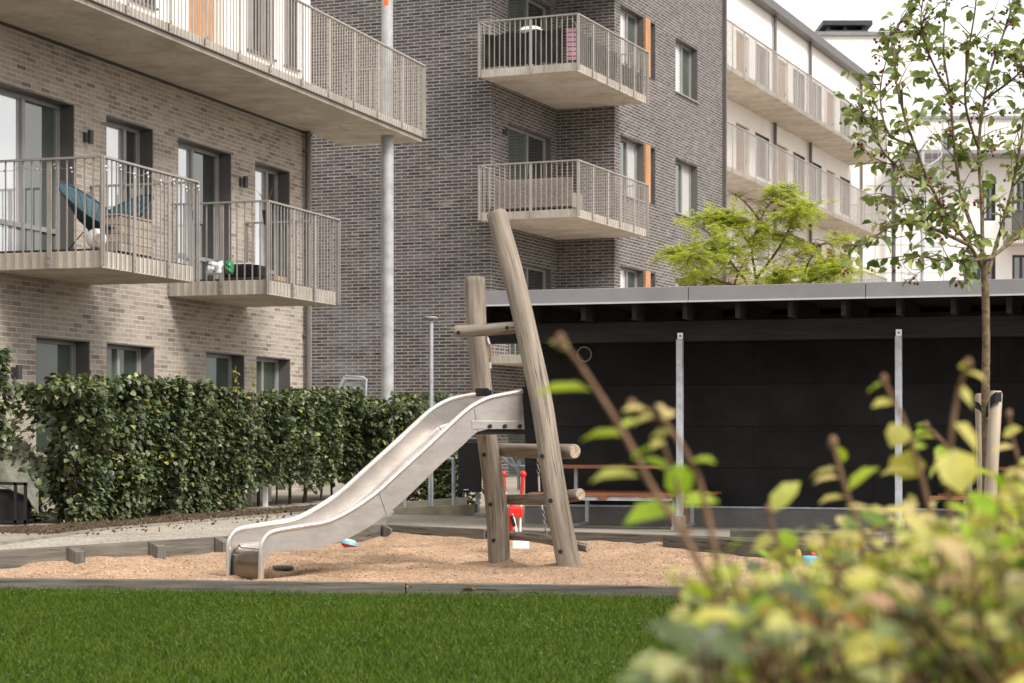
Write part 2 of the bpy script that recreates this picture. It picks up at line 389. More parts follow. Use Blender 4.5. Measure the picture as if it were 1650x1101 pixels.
M['sand'] = speckle('play sand', [lin(142, 113, 89), lin(186, 154, 126), lin(198, 167, 139), lin(166, 136, 109), lin(206, 181, 156)], (70, 9), bdist=.012, big=(.72, 1.1), bigscale=1.3)
M['gravel'] = speckle('pale path gravel', [lin(122, 115, 105), lin(164, 156, 144), lin(178, 170, 157), lin(192, 185, 173)], (60, 6))
M['paving'] = speckle('pale paving', [lin(148, 139, 127), lin(156, 148, 136), lin(164, 156, 144)], (40, 2.5), bdist=.003, bstr=.3)
M['lawn'] = simple('lawn soil', (.03, .05, .012), (.02, .032, .01), .95, scale=6, spec=.05)
M['grass'] = leaf_mat('grass blades', [(0, (.030, .068, .003)), (.45, (.062, .118, .003)), (.8, (.105, .165, .006)), (.96, (.12, .155, .02)), (1, (.24, .21, .08))], .3, .55, .25)
_nt = M['grass'].node_tree; _bs = _nt.nodes['Principled BSDF']; _src = _bs.inputs['Base Color'].links[0].from_socket
_pt = ramp(_nt, noise(_nt, coords(_nt, 'Object', (1, 1, .1)), 1.1, 6, .7), [(.3, (.74, .80, .8)), (.55, (1, 1, 1)), (.75, (1.3, 1.12, .9))])
_nt.links.new(mix(_nt, _src, _pt, 1.0, 'MULTIPLY'), _bs.inputs['Base Color'])
M['clover'] = leaf_mat('clover', [(0, (.05, .12, .02)), (1, (.10, .19, .04))], .3)
M['hedge'] = leaf_mat('hornbeam leaves', [(0, (.030, .046, .020)), (.4, (.072, .098, .042)), (.85, (.17, .20, .095)), (.97, (.22, .25, .10)), (.98, (.36, .36, .06)), (.992, (.32, .30, .07)), (1, (.24, .12, .06))], .22, .40, .6)
M['hedge_tip'] = leaf_mat('young hornbeam leaves', [(0, (.10, .16, .03)), (.5, (.22, .28, .04)), (1, (.40, .38, .06))], .4)
M['locust'] = leaf_mat('honey locust leaflets', [(0, (.24, .34, .06)), (.5, (.50, .56, .11)), (1, (.76, .74, .20))], .52, .55, .2)
M['crab'] = leaf_mat('crab apple leaves', [(0, (.10, .155, .045)), (.5, (.20, .265, .075)), (.85, (.31, .36, .11)), (1, (.44, .42, .14))], .4, .4, .5)
M['berry'] = simple('dark red crab apple', (.17, .022, .025), (.10, .014, .016), .3, scale=20)
M['bush'] = leaf_mat('yellow green bush leaves', [(0, (.06, .10, .028)), (.2, (.15, .23, .035)), (.42, (.30, .38, .06)), (.7, (.48, .48, .12)), (.9, (.60, .54, .22)), (.955, (.55, .34, .17)), (1, (.50, .19, .06))], .4, .5, .4)
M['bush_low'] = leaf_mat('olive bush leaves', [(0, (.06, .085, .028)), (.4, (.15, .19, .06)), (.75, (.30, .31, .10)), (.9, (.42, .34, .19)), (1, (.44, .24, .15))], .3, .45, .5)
M['bush_lime'] = leaf_mat('lime shoot leaves', [(0, (.26, .42, .02)), (.5, (.40, .50, .04)), (1, (.52, .52, .12))], .45, .5, .35)
M['bush_gold'] = leaf_mat('pale gold shoot leaves', [(0, (.52, .48, .10)), (.6, (.62, .54, .18)), (1, (.66, .52, .24))], .4, .5, .35)

# stainless steel of the slide
m, nt, bs = newmat('brushed stainless steel'); M['steel'] = m
bs.inputs['Metallic'].default_value = .75; bs.inputs['Roughness'].default_value = .36
nt.links.new(ramp(nt, noise(nt, coords(nt, 'Object', (4, 4, 9)), 1.0, 8, .72), [(.3, lin(164, 158, 154)), (.7, lin(198, 191, 185))]), bs.inputs['Base Color'])
rr_ = N(nt, "ShaderNodeMapRange"); nt.links.new(noise(nt, coords(nt, 'Object', (9, 9, 9)), 1.0, 6, .7), rr_.inputs[0])
rr_.inputs[3].default_value = .24; rr_.inputs[4].default_value = .46; nt.links.new(rr_.outputs[0], bs.inputs['Roughness'])
bump(nt, bs, noise(nt, coords(nt, 'Object', (5, 5, 60)), 1.0, 3), .04, .004)
M['steel_polish'] = simple('polished steel tube', lin(222, 216, 208), lin(206, 199, 192), .25, .8, scale=6)
M['steel_lip'] = simple('rubbed steel with dark reflection tone', lin(124, 114, 106), lin(106, 98, 90), .18, .95, scale=5)  # rubbed smooth; base colour also darkened to imitate reflected grass and sand

# felt wall of the shed: black sheets with seams and pale specks
m, nt, bs = newmat('black shed felt'); M['felt'] = m
bs.inputs['Roughness'].default_value = .9; bs.inputs['Specular IOR Level'].default_value = .15
v = coords(nt, 'UV', 1.0)
b = N(nt, "ShaderNodeTexBrick"); b.offset = .5; b.inputs['Scale'].default_value = 1; b.inputs['Mortar Size'].default_value = .003; b.inputs['Brick Width'].default_value = 2.4; b.inputs['Row Height'].default_value = .42
b.inputs['Color1'].default_value = (.021, .0207, .021, 1); b.inputs['Color2'].default_value = (.030, .0295, .030, 1); b.inputs['Mortar'].default_value = (.006, .006, .006, 1)
nt.links.new(v, b.inputs['Vector'])
sn = noise(nt, v, 130, 2, .5)
col = mix(nt, b.outputs['Color'], (.10, .10, .10), ramp(nt, sn, [(.69, (0, 0, 0)), (.75, (.9, .9, .9))]))
col = mix(nt, col, ramp(nt, noise(nt, v, 1.5, 6), [(.3, (.7, .7, .7)), (.7, (1.4, 1.4, 1.4))]), 1.0, 'MULTIPLY')
nt.links.new(col, bs.inputs['Base Color']); bump(nt, bs, noise(nt, v, 60, 4), .3, .003)

# dusty stone-coloured tarp
M['tarp'] = simple('grey green tarp', lin(122, 120, 107), lin(84, 83, 74), .8, scale=7, bmp=.5, bdist=.03)
# pink striped towel
m, nt, bs = newmat('pink striped towel'); M['towel'] = m
w = N(nt, "ShaderNodeTexWave", wave_type='BANDS', bands_direction='Z'); w.inputs['Scale'].default_value = 3.2; w.inputs['Distortion'].default_value = .6
nt.links.new(coords(nt, 'Object', 1.0), w.inputs[0]); bs.inputs['Roughness'].default_value = .95
nt.links.new(ramp(nt, w.outputs['Fac'], [(.2, lin(112, 70, 84)), (.5, lin(214, 160, 178)), (.8, lin(150, 128, 136))]), bs.inputs['Base Color'])
# green and white soil bag
m, nt, bs = newmat('printed soil bag'); M['bag'] = m
nt.links.new(ramp(nt, noise(nt, coords(nt, 'Object', (6, 6, 9)), 1.0, 4), [(.42, lin(52, 58, 58)), (.5, lin(218, 220, 218)), (.62, lin(230, 230, 228))]), bs.inputs['Base Color'])
M['bag_green'] = simple('green bag side', lin(48, 128, 80), lin(36, 108, 66), .4, scale=6)
M['card'] = simple('cardboard', lin(186, 150, 112), lin(164, 128, 92), .9, scale=9)

# ------------------------------------------------------------------ ground
def sheet(name, pts, z, mat, kind='structure'):
    mb = MB(); mb.face([(x, y, z) for x, y in pts], [(x, y) for x, y in pts]); o = mb.build(name, mat); o['kind'] = kind; return o

sheet('ground', [(-600, -600), (600, -600), (600, 900), (-600, 900)], -.16, M['asphalt'])
FRONT_L, FRONT_R = G(0, 932, 0), G(1140, 946, 0)          # top edge of the front timber
fy = lambda x: FRONT_L.y + (x - FRONT_L.x) * (FRONT_R.y - FRONT_L.y) / (FRONT_R.x - FRONT_L.x)
sheet('lawn', [(-30, -12), (30, -12), (30, fy(30) - .0), (-30, fy(-30))], -.086, M['lawn'])
TZ = .13
lefts = [G(0, 887, TZ), G(365, 864, TZ), G(617, 845, TZ)]
d0 = (lefts[0] - lefts[1]).normalized()
BL = [lefts[0] + d0 * 3.0] + lefts                         # left edge of the sandbox, near to far
back = [lefts[2], G(784, 852.5, TZ), G(1072, 862, TZ)]
d1 = (back[2] - back[1]).normalized()
BR = back + [back[2] + d1 * 9.0]
poly = [(p.x, p.y) for p in BL] + [(p.x, p.y) for p in BR[1:]]
sheet('courtyard_paving', [(p.x, p.y) for p in BL] + [(p.x, p.y) for p in BR[1:]] + [(60, BR[-1].y), (60, 140), (-60, 140), (-60, BL[0].y)], .085, M['paving'])

# sand: a sheet with real bumps, heaped round the slide posts
nx, ny = 330, 150; xs = np.linspace(-9, 10, nx); V_ = []; ys = np.linspace(0, 1, ny)
def seg_y(x, pts):
    for a, b_ in zip(pts, pts[1:]):
        if a.x <= x <= b_.x: return a.y + (b_.y - a.y) * (x - a.x) / (b_.x - a.x)
    return pts[-1].y if x > pts[-1].x else pts[0].y
bnd = BL + BR[1:]
PITS = [(-1.78, 14.15, .30, .035)] + [(rnd.uniform(-5, 4), rnd.uniform(14.1, 18), rnd.uniform(.09, .2), rnd.uniform(.012, .035)) for _ in range(110)]
mounds = [(0.02, 15.75, .05, .28), (.42, 14.78, .05, .25), (-1.6, 13.98, .03, .5), (-3.6, 15.8, .05, .6), (1.4, 16.4, .05, .7)]
me = bpy.data.meshes.new('sand'); fs = []
for j, t in enumerate(ys):
    for x in xs:
        y0, y1 = fy(x) + .028, seg_y(x, bnd) + .03
        if y1 < y0 + .2: y1 = y0 + .2
        y = y0 + (y1 - y0) * t
        z = -.025 + .045 * mnoise.noise(Vector((x * .9, y * .9, 1))) + .030 * mnoise.noise(Vector((x * 3.1, y * 3.1, 5))) + .010 * mnoise.noise(Vector((x * 8, y * 8, 9)))
        for (mx_, my_, a, r_) in mounds: z += a * math.exp(-((x - mx_) ** 2 + (y - my_) ** 2) / (r_ * r_))
        for (fx_, fy2, fr_, fd_) in PITS:
            q_ = (x - fx_) ** 2 + (y - fy2) ** 2
            if q_ < fr_ * fr_ * 6: z -= fd_ * (1 - .9 * q_ / fr_ ** 2) * math.exp(-q_ / fr_ ** 2)
        z += max(0, (t - .55) / .45) ** 2 * (.075 if x > -1.2 else .03)
        if t < .1: z -= .02 * (1 - t / .1)
        V_.append((x, y, z))
for j in range(ny - 1):
    for i in range(nx - 1): fs.append((j * nx + i, j * nx + i + 1, (j + 1) * nx + i + 1, (j + 1) * nx + i))
me.from_pydata(V_, [], fs); me.polygons.foreach_set("use_smooth", [True] * len(fs))
o = link_mesh('sand', me, M['sand']); o['kind'] = 'structure'
# loose sand crumbs
n_ = 5200; cx_ = rng.uniform(-5, 4.5, n_); cy_ = np.array([fy(x) + .05 for x in cx_]) + rng.random(n_) ** 1.3 * 5
ok = np.array([cy_[i] < seg_y(cx_[i], bnd) - .08 for i in range(n_)]); cx_, cy_ = cx_[ok], cy_[ok]
from mathutils.bvhtree import BVHTree
bvh = BVHTree.FromPolygons(V_, fs)
cz_ = np.array([(bvh.ray_cast(Vector((x, y, 2)), Vector((0, 0, -1)))[0] or Vector((0, 0, 0))).z for x, y in zip(cx_, cy_)])
def sand_z(x, y):
    h = bvh.ray_cast(Vector((x, y, 2)), Vector((0, 0, -1)))[0]; return h.z if h else 0.0
def randrot(n):
    a = unit(rng.normal(size=(n, 3))); b = unit(np.cross(a, rng.normal(size=(n, 3)))); return a, b, np.cross(a, b)
A, B, C = randrot(len(cx_)); s_ = (rng.random(len(cx_)) ** 2 * .011 + .004)[:, None]
OCT = ([(1, 0, 0), (-1, 0, 0), (0, 1, 0), (0, -1, 0), (0, 0, 1), (0, 0, -1)], [(0, 2, 4), (2, 1, 4), (1, 3, 4), (3, 0, 4), (2, 0, 5), (1, 2, 5), (3, 1, 5), (0, 3, 5)])
M['crumb'] = leaf_mat('sand crumbs', [(0, lin(118, 88, 70)), (.5, lin(160, 128, 104)), (1, lin(186, 160, 138))], 0, .95, .1)
tag(scatter_mesh('sand_crumbs', *OCT, np.stack([cx_, cy_, cz_ + .002], 1), A * s_, B * s_ * .7, C * s_ * .5, M['crumb'], smooth=False), 'loose crumbs of reddish play sand lying over the sandbox', 'sand', kind='stuff')

# path of pale gravel between the sandbox and the hedge bed, its kerb, the planting bed
kerb = [G(-260, 905, .1), G(0, 876, .1), G(170, 853, .1), G(369, 836, .1), G(509, 825, .1), G(640, 815.5, .1)]
pth = [(p.x, p.y) for p in BL] + [(p.x, p.y) for p in reversed(kerb)]
mb = MB()
pa = BL + [back[1]]
for i in range(40):
    t0, t1 = i / 40, (i + 1) / 40
    def along(pts, t):
        t *= len(pts) - 1; k = min(int(t), len(pts) - 2); return pts[k].lerp(pts[k + 1], t - k)
    a, b_, c_, d_ = along(BL, t0), along(BL, t1), along(kerb, t1), along(kerb, t0)
    mb.face([(p.x, p.y, .091) for p in (a, b_, c_, d_)])
mb.build('gravel_path', M['gravel'])['kind'] = 'structure'
mb = MB()
for a, b_ in zip(kerb, kerb[1:]): mb.beam(a + Vector((0, 0, -.02)), b_ + Vector((0, 0, -.02)), .06, .07, ext=.01)
mb.build('path_kerb', M['concrete_grey'])['kind'] = 'structure'
bed_out = [Vector((p.x - 1.05, p.y + .15, .1)) for p in kerb]
mb = MB()
for i in range(60):
    t0, t1 = .30 + .70 * i / 60, .30 + .70 * (i + 1) / 60
    for k in range(5):
        def q(t, s): 
            p = along(kerb, t).lerp(along(bed_out, t), s); p.z = .099 + .035 * mnoise.noise(p * 2.3) + .025 * math.sin(math.pi * s) - .10 * max(0, (.38 - t) / .08); return p
        mb.face([q(t0, k / 5), q(t1, k / 5), q(t1, (k + 1) / 5), q(t0, (k + 1) / 5)], smooth=True)
mb.build('planting_bed', M['soil'])['kind'] = 'structure'
# bark chips and leaf litter on bed and path edge
n_ = 2600; tt = .3 + .7 * rng.random(n_) ** .8; ss = np.abs(rng.normal(.1, .35, n_)) * np.where(rng.random(n_) < .12, -1, 1)
pp = np.array([list(along(kerb, t).lerp(along(bed_out, t), s)) for t, s in zip(tt, ss)]); pp[:, 2] = .10 + .03 * rng.random(n_)
A, B, C = randrot(n_); s_ = (rng.random(n_) * .02 + .008)[:, None]
M['chips'] = leaf_mat('bark chips', [(0, (.05, .035, .022)), (.6, (.12, .085, .055)), (1, (.22, .16, .1))], 0, .95, .1)
tag(scatter_mesh('bark_chips', *OCT, pp, A * s_, B * s_ * .5, C * s_ * .25, M['chips'], smooth=False), 'brown bark chips and litter strewn along the planting bed', 'mulch', kind='stuff')

# ------------------------------------------------------------------ lawn blades
n_ = 270000
gx = rng.uniform(-4.6, 3.6, n_); gy = 7.9 + (rng.random(n_) ** .9) * 6.05
yl = FRONT_L.y + (gx - FRONT_L.x) * (FRONT_R.y - FRONT_L.y) / (FRONT_R.x - FRONT_L.x)
k_ = gy < yl - .035; gx, gy = gx[k_], gy[k_]; n_ = len(gx)
pat = np.array([mnoise.noise(Vector((x * .8, y * .8, 3))) for x, y in zip(gx, gy)])
hgt = (rng.random(n_) * .020 + .026) * (1 + .35 * pat)
hgt *= np.where(gy > yl[k_] - .14, 1.0 + rng.random(n_) * .55, 1.0)
ln = rng.normal(0, .42, (n_, 2)) + np.stack([.25 * pat, .1 * pat], 1)
A = np.stack([ln[:, 0] * hgt, ln[:, 1] * hgt, hgt], 1)
th = rng.random(n_) * np.pi; B = np.stack([np.cos(th), np.sin(th), 0 * th], 1) * (rng.random(n_) * .0011 + .0013)[:, None]
C = np.stack([ln[:, 0], ln[:, 1], -np.abs(ln).sum(1) * .5], 1) * (hgt * .6)[:, None]
BL_T = ([(0, -1, 0), (0, 1, 0), (.6, -.75, .1), (.6, .75, .1), (1, 0, .5)], [(0, 1, 3, 2), (2, 3, 4)])
tag(scatter_mesh('grass', *BL_T, np.stack([gx, gy, np.full(n_, -.088)], 1), A, B, C, M['grass']), 'short mown green grass of the lawn in front of the sandbox', 'grass', kind='stuff')
# clover patches among the grass
n_ = 2400; cxs = rng.uniform(-4.4, 3, 60); cys = rng.uniform(8.6, 13.6, 60); w_ = rng.integers(0, 60, n_)
px_ = cxs[w_] + rng.normal(0, .16, n_); py_ = np.minimum(cys[w_] + rng.normal(0, .16, n_), 13.6)
d = unit(np.stack([rng.normal(size=n_), rng.normal(size=n_), .25 * rng.random(n_)], 1)); nn = unit(np.stack([rng.normal(0, .3, n_), rng.normal(0, .3, n_), np.ones(n_)], 1))
A, B, C = leaf_axes(d, nn, rng.random(n_) * .012 + .014, rng.random(n_) * .012 + .012)
tag(scatter_mesh('clover', *LEAF2, np.stack([px_, py_, -.060 + rng.random(n_) * .016], 1), A, B, C, M['clover']), 'small clover leaves growing in patches through the lawn', 'clover', kind='stuff')

# ------------------------------------------------------------------ sandbox timbers
def board(name, a, b, h, w, mat, label, cat, group=None, top=None):
    mb = MB(); mid = Vector((0, 0, -h / 2 - .0)); mb.beam(Vector(a) + mid, Vector(b) + mid, w, h)
    return tag(mb.build(name, mat, bevel=.006), label, cat, group)
xa = -8.0; xm = 1.5
fa, fb, fm = Vector((-9, fy(-9), .0)), Vector((9, fy(9), .0)), Vector(G(655, 939, 0))
board('timber_edging', fa, fm + Vector((-.004, 0, 0)), .17, .07, M['timber'], 'long grey timber plank between the lawn and the sand, on the slide exit side', 'timber edging')
board('timber_edging', fm + Vector((.004, 0, 0)), fb, .17, .07, M['timber'], 'long grey timber plank between the lawn and the sand, ending under the leafy bush', 'timber edging')
LB = ['grey timber board along the gravel path, nearest one with two short posts', 'grey timber board along the gravel path, partly behind the slide exit']
for i, (a, b_) in enumerate(zip(BL[1:], BL[2:])):
    a0 = BL[0] if i == 0 else a
    board('timber_edging', a0, b_, .22, .06, M['timber'], LB[i], 'timber edging')
board('timber_edging', BR[0], BR[1], .2, .06, M['timber'], 'grey timber board at the back of the sand below the concrete ramp', 'timber edging')
board('timber_edging', BR[1] + Vector((.02, 0, 0)), BR[2], .2, .06, M['timber'], 'grey timber board at the back of the sand in front of the picnic table', 'timber edging')
board('timber_edging', BR[2] + Vector((.02, 0, 0)), BR[3], .2, .06, M['timber'], 'grey timber board at the back of the sand along the galvanised posts', 'timber edging')
SP = [((110, 888, .06), 'short grey post end on the timber edging, largest and nearest of the four'), ((241, 873, .02), 'short grey post end on the timber edging, second from the lawn'),
      ((347, 860, .02), 'short grey post end on the timber edging just before the slide exit'), ((612, 847, .01), 'short grey post end at the far corner of the sandbox')]
for (px, py, _), lb in SP:
    r = (px - CX) / F; a = BL[0]; dl = -d0
    if px > 360: dl = (lefts[2] - lefts[1]).normalized(); a = lefts[1]
    if px > 600: p = lefts[2] + Vector((.0, -.05, 0))
    else: t = (r * a.y - a.x) / (dl.x - r * dl.y); p = a + dl * t
    dn = Vector((d0.y, -d0.x, 0)).normalized()
    if dn.x < 0: dn = -dn
    mb = MB(); c = Vector((p.x, p.y, TZ - .125)) + dn * .084; mb.obox(c, d0 * .05, dn * .052, (0, 0, .13))
    mb.v = [(v[0], v[1], v[2] - (.045 if (Vector(v) - c).dot(dn) > 0 and v[2] > c.z else 0)) for v in mb.v]      # slanted cut on top
    tag(mb.build('timber_post', M['timber'], bevel=.006), lb, 'timber post', 'short posts along the sandbox edging')
# raised box edge on the right
ra, rb_ = G(1074, 862, .14), G(1480, 889, .14)
board('timber_edging', ra, rb_, .19, .09, M['timber'], 'thick grey timber beam lying in the sand behind the yellow toy bucket', 'timber edging')
rc = G(1180, 853, .16); rd = G(1420, 862, .16)
board('timber_edging', rc, rd, .12, .08, M['timber'], 'pale timber beam crossing the sand farther back than the thick beam', 'timber edging')
# ------------------------------------------------------------------ facade tools
class Fr:
    """a vertical facade: origin O (2D), u along the wall, n outward"""
    def __init__(s, O, u, n): s.O = Vector((O[0], O[1], 0)); s.u = Vector((u[0], u[1], 0)).normalized(); s.n = Vector((n[0], n[1], 0)).normalized()
    def p(s, u, z, d=0.0): return s.O + s.u * u + s.n * d + Vector((0, 0, z))
    def at(s, px, d=0.0):
        """u of the picture column px on the plane at distance d"""
        r = (px - CX) / F; o = s.O + s.n * d
        return (r * o.y - o.x) / (s.u.x - r * s.u.y)
    def z(s, px, py, d=0.0):
        q = s.p(s.at(px, d), 0, d); return H + (HY - py) / F * q.y
    def box(s, mb, u0, u1, z0, z1, d0, d1):
        mb.obox(s.p((u0 + u1) / 2, (z0 + z1) / 2, (d0 + d1) / 2), s.u * (u1 - u0) / 2, s.n * (d1 - d0) / 2, Vector((0, 0, (z1 - z0) / 2)))

def wall(mb, fr, u0, u1, z0, z1, holes, depth=.22, mi=0, uvo=0.0):
    us = sorted({u0, u1, *[h[0] for h in holes], *[h[1] for h in holes]}); us = [u for u in us if u0 <= u <= u1]
    zs = sorted({z0, z1, *[h[2] for h in holes], *[h[3] for h in holes]}); zs = [z for z in zs if z0 <= z <= z1]
    for a, b in zip(us, us[1:]):
        for c, d in zip(zs, zs[1:]):
            mu, mz = (a + b) / 2, (c + d) / 2
            if any(h[0] < mu < h[1] and h[2] < mz < h[3] for h in holes): continue
            mb.face([fr.p(a, c), fr.p(b, c), fr.p(b, d), fr.p(a, d)], [(a + uvo, c), (b + uvo, c), (b + uvo, d), (a + uvo, d)], mi=mi)
    for (a, b, c, d) in holes:
        for (p, q) in (((a, c), (a, d)), ((b, c), (b, d)), ((a, c), (b, c)), ((a, d), (b, d))):
            vert = p[0] == q[0]
            f = [fr.p(p[0], p[1]), fr.p(q[0], q[1]), fr.p(q[0], q[1], -depth), fr.p(p[0], p[1], -depth)]
            uv = [(0, p[1]), (0, q[1]), (depth, q[1]), (depth, p[1])] if vert else [(p[0], 0), (q[0], 0), (q[0], depth), (p[0], depth)]
            mb.face(f, uv, mi=mi)

def window(fr, parent, hole, setback, glass, cols=(.5,), rows=(), frame='frame', lining='frame_dark', name='window', fw=.06, sill=None, handle=False, line_t=.012, gap=0.0):
    """framed window set back in its opening; each pane a sub-part"""
    a, b, c, d = hole; a, b = min(a, b), max(a, b)
    g = .003; a += g; b -= g; c += g; d -= g
    mb = MB(); D0, D1 = -setback - .06, -setback
    fr.box(mb, a, a + fw, c, d, D0, D1); fr.box(mb, b - fw, b, c, d, D0, D1)
    fr.box(mb, a + fw, b - fw, d - fw, d, D0, D1); fr.box(mb, a + fw, b - fw, c, c + fw * 1.3, D0, D1)
    xs = [a + fw] + [a + (b - a) * t for t in cols] + [b - fw]; zs = [c + fw * 1.3] + [c + (d - c) * t for t in rows] + [d - fw]
    for t in cols: fr.box(mb, a + (b - a) * t - fw * .6, a + (b - a) * t + fw * .6, c + fw * 1.3, d - fw, D0 - .004, D1 + .008)
    for t in rows:
        z = c + (d - c) * t
        for x0, x1 in zip(xs, xs[1:]): fr.box(mb, x0 + fw * .6, x1 - fw * .6, z - fw * .5, z + fw * .5, D0, D1 - .004)
    # sash frames inside each bay
    for x0, x1 in zip(xs, xs[1:]):
        for (q0, q1, r0, r1) in ((x0, x0 + .035, zs[0], zs[-1]), (x1 - .035, x1, zs[0], zs[-1])): fr.box(mb, q0, q1, r0, r1, D0 + .01, D1 - .012)
    w = mb.build(name, M[frame], parent)
    gl = glass if isinstance(glass, (list, tuple)) else [glass] * (len(cols) + 1)
    for k, (x0, x1) in enumerate(zip(xs, xs[1:])):
        pm = MB(); pm.face([fr.p(x0, zs[0], D1 - .035), fr.p(x1, zs[0], D1 - .035), fr.p(x1, zs[-1], D1 - .035), fr.p(x0, zs[-1], D1 - .035)], [(x0, zs[0]), (x1, zs[0]), (x1, zs[-1]), (x0, zs[-1])])
        pm.build('pane', M[gl[k % len(gl)]], w)
    if lining:
        lm = MB(); t = line_t
        fr.box(lm, a, a + t, c, d, D1 + .001, -.004); fr.box(lm, b - t, b, c, d, D1 + .001, -.004); fr.box(lm, a + t, b - t, d - t, d, D1 + .001, -.004)
        lm.build('lining', M[lining], w)
    if sill:
        sm_ = MB(); fr.box(sm_, a - .02, b + .02, c - .03, c, -setback, .05); sm_.build('sill', M[sill], w)
    if handle:
        hm = MB(); xm_ = xs[-2] + .02; fr.box(hm, xm_ - .01, xm_ + .015, c + 1.0, c + 1.14, D1, D1 + .045); hm.build('handle', M['frame_black'], w)
    return w

def railing(balcony, segs, zb, zt, mat, step=.11, bw=.016, bd=.012, post_step=1.0, pw=.06, ends=True, rail_w=.05):
    """balusters fixed to the slab's face up to a handrail; segs = list of (p0, p1) in plan, drawn as given"""
    bal = MB(); hr = MB()
    Zb, Zt = Vector((0, 0, zb)), Vector((0, 0, zt))
    for (a, b) in segs:
        a, b = Vector((a[0], a[1], 0)), Vector((b[0], b[1], 0)); d = b - a; L = d.length; d.normalize()
        side = Vector((d.y, -d.x, 0))
        hr.obox((a + b) / 2 + Vector((0, 0, zt - .008)), d * (L / 2 + .012), side * rail_w / 2, Vector((0, 0, .012)))
        n = max(1, round(L / step)); np_ = max(1, round(L / post_step)); posts = {round(k * n / np_) for k in range(np_ + 1)}
        for k in range(n + 1):
            c = a + d * (L * k / n)
            if k in posts:
                pm = MB(); pm.obox(c + Vector((0, 0, (zb + zt - .02) / 2)), d * pw / 2, side * .008, Vector((0, 0, (zt - .022 - zb) / 2)))
                # two fixing bolts
                for zz in (.05, .13): pm.obox(c + Vector((0, 0, zb + zz)), d * .012, side * .018, Vector((0, 0, .012)))
                pm.build('railing_post', mat, balcony)
            else:
                bal.obox(c + Vector((0, 0, (zb + zt - .02) / 2)), d * bw / 2, side * bd / 2, Vector((0, 0, (zt - .021 - zb) / 2)))
    bal.build('balusters', mat, balcony); hr.build('handrail', mat, balcony)

def slab(name, pts, z0, z1, mat, parent):
    mb = MB(); n = len(pts)
    mb.face([(p[0], p[1], z0) for p in reversed(pts)]); mb.face([(p[0], p[1], z1) for p in pts])
    for i in range(n):
        a, b = pts[i], pts[(i + 1) % n]; mb.face([(a[0], a[1], z0), (b[0], b[1], z0), (b[0], b[1], z1), (a[0], a[1], z1)])
    return mb.build(name, mat, parent, bevel=.008)

def lamp(fr, parent, u, z, mat='frame_black'):
    mb = MB(); fr.box(mb, u - .035, u + .035, z - .06, z + .06, .0, .03)
    c = fr.p(u, z, .09); mb.tube([c + Vector((0, 0, -.085)), c + Vector((0, 0, .085))], .04, 12)
    return mb.build('wall_lamp', M[mat], parent)

# ------------------------------------------------------------------ tan brick block (left)
LU = Vector((-.3010, -.9536)); LN = Vector((.9536, -.3010))
L = Fr((-3.296, 32.64), LU, LN)
tanb = empty('apartment_block', (-3.296, 32.64, 0), 'tan brick apartment block with grey balconies over the clipped hedge', 'building')
def hole(px0, px1, z0, z1, fr=L): 
    a, b = fr.at(px0), fr.at(px1); return (min(a, b), max(a, b), z0, z1)
HZ0, HZ1, FZ1 = 2.22, 5.22, 3.13
LEN = 19.0
h_up = [hole(411, 467, FZ1, HZ1), hole(287, 373, FZ1, HZ1), hole(171, 247, FZ1, HZ1), (L.at(120), L.at(120) + 2.5, FZ1, HZ1)]
h_gr = [hole(413, 468, .12, HZ0), hole(332, 394, .12, HZ0), hole(172, 249, .9, HZ0), hole(58, 145, .12, HZ0), (L.at(58) + 1.4, L.at(58) + 2.6, .9, HZ0)]
mb = MB(); wall(mb, L, 0, LEN, -.1, 5.95, h_up + h_gr, .3)
E = Fr((-3.296, 32.64), (-LN.x, -LN.y), (-LU.x, -LU.y))        # far end wall and the two hidden sides
wall(mb, E, 0, 11, -.1, 5.95, [])
wall(mb, Fr(L.p(LEN, 0), (-LN.x, -LN.y), LU), 0, 11, -.1, 5.95, [])
mb.build('brick_wall', M['brick_tan'], tanb)
for k, h in enumerate(h_up):
    if k in (1, 3): window(L, tanb, h, .2, ['glass_green', 'glass_bright', 'glass_dark'] if k == 3 else ['glass_dark', 'glass_bright'], cols=(.36, .7) if k == 3 else (.52,), rows=(.22,), name='balcony_door', handle=True)
    else: window(L, tanb, h, .2, ['glass_dark', 'glass_bright'], cols=(.34,), rows=(.22,), name='balcony_door', handle=True)
for k, h in enumerate(h_gr): window(L, tanb, h, .2, ['glass_low', 'glass_low'], cols=(.5,) if k in (0, 2, 4) else (), rows=(.3,) if k in (1, 3) else (), name='window')
# upper storey of white render behind the long balcony
UZ0, UZ1 = 6.14, 10.2
h_top = [hole(305, 360, UZ0, 8.3), hole(398, 442, UZ0 + .75, 8.3), hole(458, 480, UZ0 + .75, 8.3), hole(208, 250, UZ0 + .75, 8.3), hole(60, 150, UZ0, 8.3)]
mb = MB(); wall(mb, L, .05, LEN, 5.95, UZ1, h_top, .3); wall(mb, Fr(L.p(.05, 0), (-LN.x, -LN.y), (-LU.x, -LU.y)), 0, 11, 5.95, UZ1, [])
wall(mb, Fr(L.p(LEN, 0), (-LN.x, -LN.y), LU), 0, 11, 5.95, UZ1, [])
mb.build('render_wall', M['render'], tanb)
mb = MB(); a, b = L.p(-.2, UZ1, .3), L.p(LEN, UZ1, .3); c, d = L.p(LEN, UZ1, -11), L.p(-.2, UZ1, -11)
for z in (0, .25): mb.face([p + Vector((0, 0, z)) for p in (a, b, c, d)])
for p, q in ((a, b), (b, c), (c, d), (d, a)): mb.face([p, q, q + Vector((0, 0, .25)), p + Vector((0, 0, .25))])
mb.build('roof', M['frame_dark'], tanb)
mb = MB(); u0, u1 = h_top[0][0], h_top[0][1]
